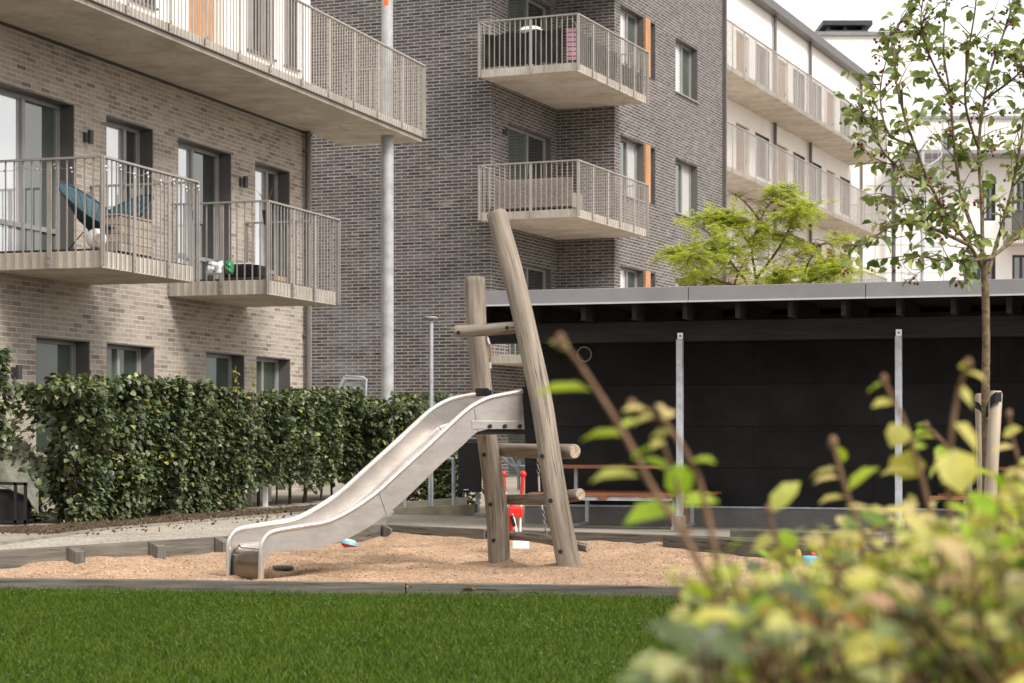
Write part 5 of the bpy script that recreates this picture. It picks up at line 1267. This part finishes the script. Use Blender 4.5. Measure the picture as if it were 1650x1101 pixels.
# ------------------------------------------------------------------ clipped hedges
def hedge(name, A0, A1, half, z0, z1, nl, nstem, label, tips=10, seed=1, gap=None, lsz=.066, prof=None):
    r_ = np.random.default_rng(seed); A0, A1 = Vector(A0), Vector(A1); d = A1 - A0; Ln = d.length; d.normalize(); s_ = Vector((d.y, -d.x, 0))
    prof = prof or [z1, z1]
    def TOP(t):
        t = min(max(t, 0), .9999) * (len(prof) - 1); k = int(t); return prof[k] + (prof[k + 1] - prof[k]) * (t - k)
    e = empty(name, (A0.x, A0.y, GZ), label, 'hedge', 'clipped hornbeam hedges along the gravel path')
    n = nl * 2
    u = r_.random(n) * (Ln + .2) - .1
    # bulging clumps: each stem has its own mass, so the outline is uneven
    side = np.where(r_.random(n) < .62, -1, 1) * (1 - np.abs(r_.normal(0, .34, n))).clip(0, 1.15)
    top = r_.random(n) < .2; hh = r_.random(n) ** .92
    hh = np.where(top, 1 - np.abs(r_.normal(0, .05, n)), hh); side = np.where(top, r_.uniform(-1, 1, n), side)
    P_ = np.zeros((n, 3)); keep = np.ones(n, bool)
    for i in range(n):
        b = mnoise.noise(Vector((u[i] * 1.5 + seed * 7, hh[i] * 2.2, side[i]))); b2 = mnoise.noise(Vector((u[i] * 3.6 + seed, hh[i] * 5.0, side[i] * 2 + 3)))
        pc = math.cos(2 * math.pi * u[i] / .92 + 1.6 * mnoise.noise(Vector((u[i] * .8, seed * 5.0, 1))))
        w = half * (1 + .24 * pc) * (1 + .42 * b + .20 * b2) * (1 - .20 * (1 - min(1, hh[i] * 3)))
        zt = TOP(u[i] / Ln) + .075 * pc + .14 * mnoise.noise(Vector((u[i] * 1.7, seed * 3.1, 0))) + .08 * mnoise.noise(Vector((u[i] * 6, seed, 2)))
        zb = z0 + (.16 if z0 > .2 else .06) * (mnoise.noise(Vector((u[i] * 2.6, seed * 2.0, 6))) + .3)
        q = A0 + d * float(u[i]) + s_ * float(-side[i] * w); P_[i] = (q.x, q.y, zb + (zt - zb) * hh[i])
        if b2 < -.26 and r_.random() < .9: keep[i] = False
        if b + b2 * .8 < -.36 and r_.random() < .75: keep[i] = False
        if z0 > .2 and hh[i] < .25 and r_.random() < .35: keep[i] = False
    P_ = P_[keep]; side = side[keep]; n = min(nl, len(P_)); P_ = P_[:n]; side = side[:n]
    out = np.outer(-side, np.array([s_.x, s_.y, 0]))
    dd = unit(out * .9 + r_.normal(0, .55, (n, 3)) + np.array([0, 0, -.28])); nn = unit(out * .5 + np.array([0, 0, 1.1]) + r_.normal(0, .42, (n, 3)))
    ln = lsz * (.6 + .6 * r_.random(n)); A, B, C = leaf_axes(dd, nn, ln, ln * (.85 + .25 * r_.random(n)))
    scatter_mesh('foliage', *LEAF6, P_, A, B, C, M['hedge'], e)
    # bright young tips
    tp = []; td = []
    for k in range(tips):
        uu = r_.random() * Ln; q = A0 + d * uu + s_ * float(r_.uniform(-half, half) * .8)
        hgt = r_.uniform(.05, .16); 
        for j in range(int(r_.integers(4, 12))): tp.append((q.x + r_.normal(0, .025), q.y + r_.normal(0, .03), TOP(uu / Ln) - .06 + hgt * r_.random() + .04 * r_.normal())); td.append(r_.normal(0, 1, 3) + np.array([0, -.2, .6]))
    for k in range(tips * 2):
        uu = r_.random() * Ln; q = A0 + d * uu + s_ * float(half * 1.05); zz = z0 + (z1 - z0) * (.25 + .75 * r_.random())
        for j in range(int(r_.integers(3, 8))): tp.append((q.x + r_.normal(0, .04), q.y + r_.normal(0, .04), zz + r_.normal(0, .035))); td.append(r_.normal(0, 1, 3) + np.array([.3, -.5, .2]))
    tp = np.array(tp); td = np.array(td); m_ = len(tp); A, B, C = leaf_axes(td, np.tile([0, 0, 1.], (m_, 1)) + r_.normal(0, .5, (m_, 3)), np.full(m_, .055), np.full(m_, .036))
    scatter_mesh('young_tips', *LEAF2, tp, A, B, C, M['hedge_tip'], e)['kind'] = 'stuff'
    for k in range(nstem):
        uu = (k + .5 + r_.uniform(-.35, .35)) * Ln / nstem; b = A0 + d * uu + s_ * float(r_.uniform(-.5, .5) * half * .5); mb = MB()
        pts = [Vector((b.x, b.y, GZ))]; lean = Vector((r_.normal(0, .018), r_.normal(0, .018), 0))
        for j in range(1, 5): pts.append(Vector((b.x, b.y, GZ + (z1 - .25 - GZ) * j / 4)) + lean * j + Vector((r_.normal(0, .015), r_.normal(0, .015), 0)))
        rr = r_.uniform(.010, .021); mb.tube(pts, [rr * 1.15, rr, rr * .8, rr * .6, rr * .35], 7)
        for j in range(3):
            p = pts[1].lerp(pts[3], r_.random()); mb.tube([p, p + Vector((r_.normal(0, .14), r_.normal(0, .12), .18)), p + Vector((r_.normal(0, .2), r_.normal(0, .16), .34))], [rr * .5, rr * .35, rr * .15], 5)
        mb.build('stem', M['stem_dark'], e)
    return e
ha, hb = G(42, 852, .1), G(590, 803, .1)
hd_ = (hb - ha); back_ = Vector((hd_.y, -hd_.x, 0)).normalized() * -.35
HL = lambda t: ha.lerp(hb, t) + back_
tpx = lambda px: next(t / 400 for t in range(-200, 800) if (lambda p: CX + F * p.x / p.y)(HL(t / 400)) >= px)
hedge('hedge', HL(tpx(90)), HL(tpx(335)), .38, .10, 1.62, 25000, 9, 'tall clipped green hedge nearest the camera in front of the tan brick block', 12, 3, lsz=.078, prof=[1.44, 1.55, 1.60, 1.57, 1.44])
hedge('hedge', HL(tpx(352)), HL(tpx(588)), .38, .30, 1.58, 21000, 11, 'clipped green hedge with bare stems showing, seen above the lower half of the slide', 9, 5, lsz=.078, prof=[1.34, 1.48, 1.58, 1.54, 1.32])
p_, q_ = HL(tpx(588)) + Vector((.25, 1.2, 0)), HL(tpx(588)) + Vector((1.5, 5.2, 0))
hedge('hedge', P(580, 800, 27.6) * 1, P(702, 800, 29.5) * 1, .4, .3, 1.58, 9000, 6, 'yellowish topped hedge beyond the slide in front of the dark brick wall', 10, 8, lsz=.088, prof=[1.26, 1.44, 1.50, 1.46])
hedge('hedge', HL(tpx(-130)), HL(tpx(-40)), .28, .72, 1.74, 4200, 3, 'end of a green hedge cut off by the left edge of the photo', 4, 11, lsz=.088)
p_ = P(690, 800, 24.6); q_ = P(742, 800, 24.2)
hedge('shrub', p_, q_, .25, .12, .78, 2600, 3, 'small dark green shrub behind the handrail under the slide', 2, 14, lsz=.07)
for pxa, Y_, hh_, lb in ((407, 23.2, .45, 'thin yellow green shoot rising above the hedge, taller one'), (382, 23.0, .3, 'thin yellow green shoot rising above the hedge, shorter one')):
    b = P(pxa, 640, Y_); e = empty('hedge_shoot', (b.x, b.y, 1.3), lb, 'shoot'); mb = MB(); tp_ = P(pxa - 2, 588 if hh_ > .4 else 597, Y_); b0 = Vector((b.x, b.y, 1.3)); mb.tube([b0, b0.lerp(tp_, .5) + Vector((.02, 0, 0)), tp_], [.005, .004, .002], 5); mb.build('twig', M['twig'], e)
    n_ = 14; ts = rng.random(n_) * .6 + .4; pos = np.array([list(b0.lerp(tp_, float(t))) for t in ts]); A, B, C = leaf_axes(rng.normal(size=(n_, 3)) + np.array([0, 0, .2]), np.tile([0, -.4, 1.], (n_, 1)), np.full(n_, .07), np.full(n_, .045)); scatter_mesh('leaves', *LEAF2, pos, A, B, C, M['hedge_tip'], e)
# low weeds at the foot of the hedge and on the path edge
n_ = 1500; tt = rng.random(n_); pos = np.array([list(along(kerb, t).lerp(along(bed_out, t), .12 + .5 * rng.random() ** 2)) for t in tt]); kk = np.array([mnoise.noise(Vector((t * 22, 1, 4))) for t in tt]) > .08; pos = pos[kk]; n_ = len(pos); pos[:, 2] = .11 + .04 * rng.random(n_)
A, B, C = leaf_axes(rng.normal(size=(n_, 3)) * np.array([1, 1, .5]) + np.array([0, 0, .4]), np.tile([0, 0, 1.], (n_, 1)) + rng.normal(0, .4, (n_, 3)), np.full(n_, .035), np.full(n_, .022))
tag(scatter_mesh('weeds', *LEAF2, pos, A, B, C, M['hedge']), 'low green weeds at the foot of the hedges', 'weeds', kind='stuff')

# ------------------------------------------------------------------ trees
def grow(mb, pts, rads, n=8):
    q = cr([tuple(p) + (r,) for p, r in zip(pts, rads)], 5); mb.tube([Vector(x[:3]) for x in q], [x[3] for x in q], n); return [Vector(x[:3]) for x in q], [x[3] for x in q]
# crab apple with stakes, Y about 12.3
TY = 12.3; r2 = random.Random(21)
tr = empty('crab_apple_tree', P(1588, 975, TY), 'young crab apple tree with sparse leaves and dark red fruit, tied to stakes', 'tree')
U = TY / F
trunk = MB()
grow(trunk, [Vector((P(1591, 900, TY).x, TY, -.1)), P(1590, 760, TY), P(1588, 640, TY), P(1589, 540, TY), P(1587, 450, TY), P(1583, 408, TY)], [.034, .030, .027, .025, .024, .022], 12)
trunk.build('trunk', M['bark'], tr)
BR_ = [  # main limbs in picture columns/rows with a depth offset
 [(1585, 435, 0), (1560, 392, -.1), (1528, 352, -.25), (1500, 300, -.35), (1474, 235, -.4), (1452, 168, -.45), (1440, 100, -.45), (1446, 40, -.4)],
 [(1583, 412, 0), (1582, 330, .1), (1577, 240, .15), (1586, 160, .2), (1602, 95, .25), (1622, 40, .3), (1640, -30, .3)],
 [(1592, 440, 0), (1612, 372, .15), (1632, 300, .3), (1646, 220, .35), (1656, 130, .4), (1662, 60, .4)],
 [(1582, 405, 0), (1552, 325, .3), (1538, 240, .45), (1531, 155, .5), (1520, 75, .55), (1527, -10, .6)],
 [(1562, 395, -.1), (1510, 371, -.3), (1470, 357, -.45), (1432, 366, -.5), (1400, 392, -.5)],
 [(1500, 300, -.35), (1456, 276, -.5), (1424, 246, -.55), (1402, 200, -.6), (1378, 168, -.6)],
 [(1588, 420, 0), (1632, 388, .3), (1672, 345, .5), (1720, 300, .6)],
 [(1531, 155, .5), (1500, 95, .4), (1484, 40, .3), (1490, -20, .3)],
 [(1577, 240, .15), (1556, 170, -.1), (1560, 90, -.2), (1572, 10, -.25), (1575, -60, -.3)],
 [(1474, 235, -.4), (1432, 215, -.2), (1418, 150, -.1), (1430, 90, -.1)],
 [(1632, 300, .3), (1680, 240, .2), (1700, 160, .2)],
 [(1552, 325, .3), (1500, 340, .5), (1460, 320, .6), (1440, 318, .65)],
 [(1586, 160, .2), (1640, 120, 0), (1680, 60, -.1)],
 [(1600, 415, 0), (1560, 420, -.3), (1510, 418, -.4), (1470, 410, -.45)]]
twp = []            # (point, direction) along which leaves sit
for L_ in BR_:
    pts = [P(a, b, TY + c) for a, b, c in L_]; m_ = len(pts); r0 = .0115 if L_[0][1] > 380 else .0075
    mb = MB(); q, rr = grow(mb, pts, [r0 * (1 - .8 * k / (m_ - 1)) + .002 for k in range(m_)], 7)
    for i in range(6, len(q)):
        if r2.random() < .55: twp.append((q[i], (q[i] - q[i - 1]).normalized(), .4))
    ntw = int(len(q) * 1.15)
    for k in range(ntw):
        i = r2.randrange(4, len(q)); a = q[i]; d = (q[i] - q[i - 1]).normalized()
        dv = Vector((r2.gauss(0, .8), r2.gauss(0, .8), r2.gauss(.25, .45))) + d * .7; dv.normalize(); ln = r2.uniform(.10, .30)
        b = a + dv * ln * .5; c = b + (dv + Vector((r2.gauss(0, .3), r2.gauss(0, .3), r2.gauss(-.15, .3)))).normalized() * ln * .5
        mb.tube([a, b, c], [.0045, .003, .0015], 5, cap=False)
        for t in (.35, .6, .8, 1.0): p = a.lerp(b, t * 2) if t < .5 else b.lerp(c, t * 2 - 1); twp.append((p, (c - b).normalized(), 1.0))
    mb.build('branch', M['bark'], tr)
lp_ = []; ld = []; bp_ = []
for p, d, wgt in twp:
    for k in range(r2.choice((0, 1, 1, 2)) if wgt > .5 else r2.choice((0, 1, 1))):
        lp_.append(list(p + Vector((r2.gauss(0, .015), r2.gauss(0, .015), r2.gauss(0, .01))))); v = d * .5 + Vector((r2.gauss(0, .7), r2.gauss(0, .7), r2.gauss(-.55, .45))); ld.append(list(v))
    if r2.random() < .13:
        for k in range(r2.randint(1, 4)): bp_.append((p + Vector((r2.gauss(0, .022), r2.gauss(0, .022), r2.uniform(-.06, -.015))), p))
lp_ = np.array(lp_); ld = np.array(ld); n_ = len(lp_); ln = .052 + .036 * rng.random(n_)
A, B, C = leaf_axes(ld, np.tile([0, -.25, .7], (n_, 1)) + rng.normal(0, .55, (n_, 3)), ln, ln * (.68 + .2 * rng.random(n_)))
scatter_mesh('leaves', *LEAF6, lp_, A, B, C * 1.3, M['crab'], tr)
mb = MB(); ms_ = MB()
for c, p in bp_: mb.sphere(c, .0075 + .003 * r2.random(), 8, 6); ms_.tube([p, c], .0012, 4, cap=False)
o = mb.build('berries', M['berry'], tr); o['kind'] = 'stuff'; ms_.build('berry_stalks', M['twig'], tr)['kind'] = 'stuff'
M['stake'] = grain_mat('grey tree stake', lin(138, 124, 108), lin(172, 158, 140), lin(192, 178, 160), 40, 1.6)
for x0, y0, x1, y1, w_, dY, lb in ((1582, 760, 1579, 634, 17, .12, 'weathered wooden tree stake left of the crab apple trunk'), (1598, 760, 1605, 630, 21, -.12, 'weathered wooden tree stake right of the crab apple trunk with black strap nailed on')):
    a, b = P(x0, y0, TY + dY), P(x1, y1, TY + dY); d = (b - a).normalized(); a = a - d * 1.25; e = empty('tree_stake', (a.x, a.y, -.1), lb, 'stake')
    mb = MB(); r_ = w_ * U / 2; mb.tube([a, a.lerp(b, .5), b - d * .02, b], [r_, r_, r_, r_ * .8], 14, wob=.03); mb.build('pole', M['stake'], e)
st_ = empty('tree_strap', P(1590, 662, TY), 'black tree strap slung between the stakes round the crab apple trunk', 'strap')
mb = MB()
def strap(pts, hw):
    for (a, b) in zip(pts, pts[1:]):
        for off in (0, .004): mb.face([a + Vector((0, off, -hw)), b + Vector((0, off, -hw)), b + Vector((0, off, hw)), a + Vector((0, off, hw))], smooth=True)
strap([P(1614, 640, TY - .175), P(1604, 640, TY - .19), P(1597, 646, TY - .17), P(1590, 662, TY - .05), P(1586, 668, TY + .02)], .030)
strap([P(1571, 652, TY + .05), P(1578, 655, TY + .035), P(1586, 668, TY - .0), P(1594, 666, TY - .05)], .022)
mb.build('band', M['black_plastic'], st_)

# honey locust behind the shed, Y about 30
HYY = 30.0; r3 = random.Random(5)
hl = empty('honey_locust_tree', (P(1235, 800, HYY).x, HYY, 0), 'feathery yellow green honey locust tree rising behind the shed roof', 'tree')
root = Vector((P(1240, 800, HYY).x, HYY, 0)); fork = P(1225, 520, HYY)
mb = MB(); grow(mb, [root, root.lerp(fork, .5) + Vector((.05, 0, 0)), fork], [.085, .07, .055], 10); mb.build('trunk', M['bark'], hl)
LM = [[(1225, 520, 0), (1218, 450, 0), (1212, 400, .1), (1225, 355, .1), (1242, 325, .2), (1262, 302, .2)], [(1225, 520, 0), (1208, 465, -.3), (1180, 425, -.5), (1160, 395, -.6), (1130, 365, -.7)], [(1225, 520, 0), (1260, 450, .3), (1290, 405, .5), (1330, 392, .6), (1350, 385, .7)],
      [(1212, 400, .1), (1190, 370, .3), (1165, 350, .4), (1140, 348, .5)], [(1218, 450, 0), (1255, 400, -.5), (1275, 362, -.6), (1290, 335, -.7)], [(1225, 520, 0), (1290, 465, -.5), (1340, 440, -.8), (1366, 435, -1)], [(1208, 465, -.3), (1150, 450, .2), (1110, 420, .4), (1085, 405, .5)],
      [(1225, 355, .1), (1200, 325, 0), (1180, 312, -.1)], [(1180, 425, -.5), (1140, 420, -.9), (1105, 412, -1.1)], [(1242, 325, .2), (1285, 340, .4), (1305, 330, .5)], [(1260, 450, .3), (1300, 440, .9), (1335, 420, 1.2)], [(1225, 520, 0), (1180, 470, .4), (1140, 452, .8), (1110, 448, 1.0)], [(1225, 520, 0), (1235, 470, -.8), (1250, 445, -1.2), (1262, 430, -1.4)], [(1225, 520, 0), (1300, 480, .2), (1335, 462, .3), (1360, 456, .4)], [(1180, 470, .4), (1190, 440, .8), (1200, 420, 1.0)], [(1290, 465, -.5), (1300, 430, -.8), (1310, 412, -1.)]]
spr = []
for L_ in LM:
    pts = [P(a, b, HYY + c) for a, b, c in L_]; m_ = len(pts); mb = MB(); q, rr = grow(mb, pts, [.022 * (1 - .85 * k / (m_ - 1)) + .003 for k in range(m_)], 6)
    for i in range(max(5, int(len(q) * .38)), len(q)):
        for k in range(6):
            a = q[i]; dv = Vector((r3.gauss(0, 1), r3.gauss(0, 1), r3.gauss(.05, .3))).normalized(); ln = r3.uniform(.12, .46); b = a + dv * ln * .55 + Vector((0, 0, .03)); c = a + dv * ln
            if r3.random() < .5: mb.tube([a, b, c], [.006, .004, .002], 4, cap=False)
            spr.append((a, c, dv))
    mb.build('branch', M['bark'], hl)
lp_ = []; ld = []; lnn = []
for a, c, dv in spr:
    nf = 11
    if mnoise.noise(a * 1.9) < -.14: continue
    for f in range(nf):                 # pinnate fronds
        t = .35 + .65 * r3.random(); b0 = a.lerp(c, t); fd = (dv * .6 + Vector((r3.gauss(0, .8), r3.gauss(0, .8), r3.gauss(.05, .35)))).normalized(); fl_ = r3.uniform(.09, .2); sd_ = fd.cross(Vector((0, 0, 1))).normalized()
        for j in range(9):
            for sg in (-1, 1):
                p = b0 + fd * fl_ * j / 8 + Vector((0, 0, -.05 * (j / 8) ** 2)); lp_.append(list(p)); ld.append(list(sd_ * sg + fd * .45)); lnn.append((r3.gauss(0, .25), r3.gauss(0, .25), 1))
lp_ = np.array(lp_); ld = np.array(ld); n_ = len(lp_); ln = .030 + .016 * rng.random(n_)
A, B, C = leaf_axes(ld, np.array(lnn), ln, ln * .42)
LEAF1 = ([(0, 0, 0), (.5, .5, .05), (.5, -.5, .05), (1, 0, -.05)], [(0, 2, 3, 1)])
scatter_mesh('crown', *LEAF1, lp_, A, B, C, M['locust'], hl)

# ------------------------------------------------------------------ foreground bush, 2 to 4 m from the camera
r4 = random.Random(77)
bush = empty('garden_bush', (1.1, 2.9, -.09), 'yellow green leafy bush in the right foreground, out of focus', 'bush')
bl = {'bush': [], 'bush_low': [], 'bush_lime': [], 'bush_gold': []}        # (pos, dir, normal, length, width)
tw = MB()
def shoot(px_pts, Y, r=.0040, leaves=(), mat='bush_lime'):
    pts = [P(a, b, Y) for a, b in px_pts]
    grow(tw, pts, [.78 * r * (.62 + .5 * k / (len(pts) - 1)) for k in range(len(pts))], 7)
    tw.sphere(pts[0], r * 1.3, 8, 6, 1.5)
    for lf in leaves:
        bx_, by_, tx_, ty_, wpx = lf[:5]; face = lf[5] if len(lf) > 5 else .35; mt = lf[6] if len(lf) > 6 else mat
        a, b = P(bx_, by_, Y), P(tx_, ty_, Y + r4.uniform(-.03, .03)); d = b - a
        n = Vector((0, -face, 1)) + Vector((r4.gauss(0, .12), r4.gauss(0, .08), 0)); bl[mt].append((a, d, n, d.length, wpx * Y / F * 1.25))
YB = 2.5
shoot([(903, 550), (930, 582), (962, 630), (1000, 690), (1026, 738), (1052, 788), (1100, 860), (1150, 960), (1180, 1080)], YB, .0058, [
    (955, 630, 858, 624, 34, .28), (1012, 704, 934, 698, 40, .30), (1030, 768, 950, 766, 46, .35), (918, 566, 886, 546, 24, .5), (1020, 742, 1046, 716, 22, .5), (1003, 690, 1030, 672, 24, .4)])
shoot([(1018, 655), (1048, 664), (1078, 690), (1104, 728), (1124, 768), (1140, 830), (1160, 930), (1185, 1060)], YB + .05, .0052, [
    (1050, 664, 1004, 656, 26, .4, 'bush_gold'), (1060, 672, 1014, 682, 26, .5, 'bush_gold'), (1075, 682, 1062, 650, 30, .8, 'bush_gold'), (1090, 700, 1046, 700, 30, .35), (1112, 745, 1152, 740, 26, .4), (1066, 676, 1090, 660, 24, .5, 'bush_gold')])
shoot([(1062, 700), (1075, 735), (1092, 790), (1110, 860)], YB + .1, .004, [(1072, 712, 1048, 720, 22, .5, 'bush_gold'), (1080, 760, 1030, 734, 26, .4), (1096, 745, 1092, 805, 50, 1.6), (1095, 820, 1006, 834, 52, .7), (1100, 815, 1160, 800, 44, .5)])
shoot([(1342, 714), (1352, 752), (1366, 800), (1384, 860), (1400, 960)], YB + .5, .0062, [(1350, 757, 1304, 764, 24, .3, 'bush_gold'), (1354, 770, 1310, 774, 18, .3, 'bush_gold'), (1366, 792, 1412, 748, 30, .5), (1364, 802, 1318, 806, 22, .35, 'bush_gold'), (1346, 718, 1362, 740, 26, .5)])
shoot([(1424, 612), (1440, 645), (1458, 682), (1476, 738), (1494, 808), (1510, 900)], YB + .4, .0048, [(1427, 618, 1396, 628, 26, .5, 'bush_lime'), (1442, 648, 1404, 652, 26, .6, 'bush_gold'), (1458, 684, 1436, 718, 44, 1.4, 'bush_gold'), (1468, 724, 1452, 776, 64, 1.7, 'bush_gold'), (1476, 762, 1418, 758, 26, .4, 'bush_gold'), (1474, 724, 1492, 714, 22, .5)])
shoot([(1560, 588), (1546, 626), (1536, 680), (1530, 740), (1530, 820), (1540, 920)], YB + .3, .0055, [(1554, 600, 1588, 608, 22, .4, 'bush_gold'), (1550, 596, 1560, 578, 20, .8, 'bush_gold'), (1540, 628, 1574, 656, 40, 1.1, 'bush_gold'), (1536, 682, 1584, 730, 46, .8, 'bush_gold'), (1532, 722, 1552, 792, 76, 1.8, 'bush_gold'), (1534, 735, 1508, 722, 26, .6)])
shoot([(1492, 686), (1508, 700), (1526, 722), (1548, 760), (1570, 810)], YB + 1.3, .0048, [(1496, 688, 1474, 684, 14, .4), (1504, 697, 1472, 696, 16, .3), (1512, 706, 1466, 706, 20, .35), (1526, 742, 1494, 768, 20, .4), (1530, 722, 1508, 736, 28, .6), (1550, 764, 1600, 760, 24, .35)])
shoot([(1238, 822), (1246, 850), (1262, 900), (1280, 980)], YB + .35, .0045, [(1240, 826, 1288, 772, 36, 1.2), (1250, 870, 1206, 884, 44, .9, 'bush_gold'), (1254, 880, 1284, 862, 44, 1.2)])
shoot([(1626, 668), (1630, 700), (1640, 740), (1650, 800), (1652, 900)], YB + .8, .0045, [(1616, 704, 1644, 688, 28, .8, 'bush_gold'), (1634, 720, 1600, 724, 18, .4, 'bush_gold'), (1640, 752, 1690, 736, 30, .4), (1646, 790, 1604, 780, 34, .4)])
# body of the bush: many leafy shoots from a common base
def top_row(px):            # picture row of the leafy mass's upper edge
    k = [(1035, 1075), (1060, 985), (1100, 905), (1160, 868), (1240, 868), (1320, 845), (1400, 822), (1480, 795), (1560, 775), (1660, 762), (1900, 740)]
    for (a, b), (c, d) in zip(k, k[1:]):
        if a <= px <= c: return b + (d - b) * (px - a) / (c - a)
    return 740
for k in range(330):
    Y = r4.choice((r4.uniform(1.9, 2.6), r4.uniform(2.3, 3.6), r4.uniform(2.6, 4.4))); px = 1040 + 760 * r4.random() ** .8
    if Y > 3.2 and px < 1200: continue
    if Y < 2.2 and px < 1060: continue
    tp = top_row(px); py = tp + abs(r4.gauss(0, 110)) + r4.uniform(0, 30) + (0 if Y > 2.3 else 60); py = min(py, 1180)
    tip = P(px, py, Y); base = Vector((1.05 + (tip.x - 1.05) * .55 + r4.gauss(0, .12), Y * .6 + 1.1, .05)); 
    mid = base.lerp(tip, .6) + Vector((r4.gauss(0, .05), r4.gauss(0, .05), .04))
    q, rr = grow(tw, [base, mid, tip], [.005, .0036, .0018], 5)
    nl = r4.randint(5, 9); s0 = r4.random() * 6
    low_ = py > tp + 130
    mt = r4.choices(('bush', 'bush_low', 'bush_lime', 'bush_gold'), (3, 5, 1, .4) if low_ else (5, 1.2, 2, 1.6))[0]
    for j in range(nl):
        t = 1 - .5 * (j / nl) ** 1.1; i = min(len(q) - 1, int(t * (len(q) - 1))); a = q[i]; th = s0 + j * 2.4; ax = (tip - mid).normalized()
        d = Vector((math.cos(th), math.sin(th), .25 + r4.gauss(0, .25))) + ax * .35; n = Vector((r4.gauss(0, .35), -.25 + r4.gauss(0, .35), 1)); l_ = r4.uniform(.036, .066) * (.7 if j == 0 else 1)
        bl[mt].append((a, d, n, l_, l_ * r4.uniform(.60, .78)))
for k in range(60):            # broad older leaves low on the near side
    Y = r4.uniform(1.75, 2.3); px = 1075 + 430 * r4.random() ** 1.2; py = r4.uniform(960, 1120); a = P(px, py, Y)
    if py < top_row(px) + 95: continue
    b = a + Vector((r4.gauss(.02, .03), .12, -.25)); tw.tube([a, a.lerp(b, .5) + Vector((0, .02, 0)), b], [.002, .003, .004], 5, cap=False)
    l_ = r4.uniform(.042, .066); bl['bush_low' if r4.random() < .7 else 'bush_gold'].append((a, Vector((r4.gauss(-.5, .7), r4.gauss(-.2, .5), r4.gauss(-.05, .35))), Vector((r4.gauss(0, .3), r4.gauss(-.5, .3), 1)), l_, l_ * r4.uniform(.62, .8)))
tw.build('twigs', M['twig'], bush)
for mt, ls in bl.items():
    pos = np.array([list(x[0]) for x in ls]); A, B, C = leaf_axes(np.array([list(x[1]) for x in ls]), np.array([list(x[2]) for x in ls]), np.array([x[3] for x in ls]), np.array([x[4] for x in ls]))
    scatter_mesh('leaves', *LEAF6, pos, A, B, C, M[mt], bush)
bpy.context.view_layer.update()
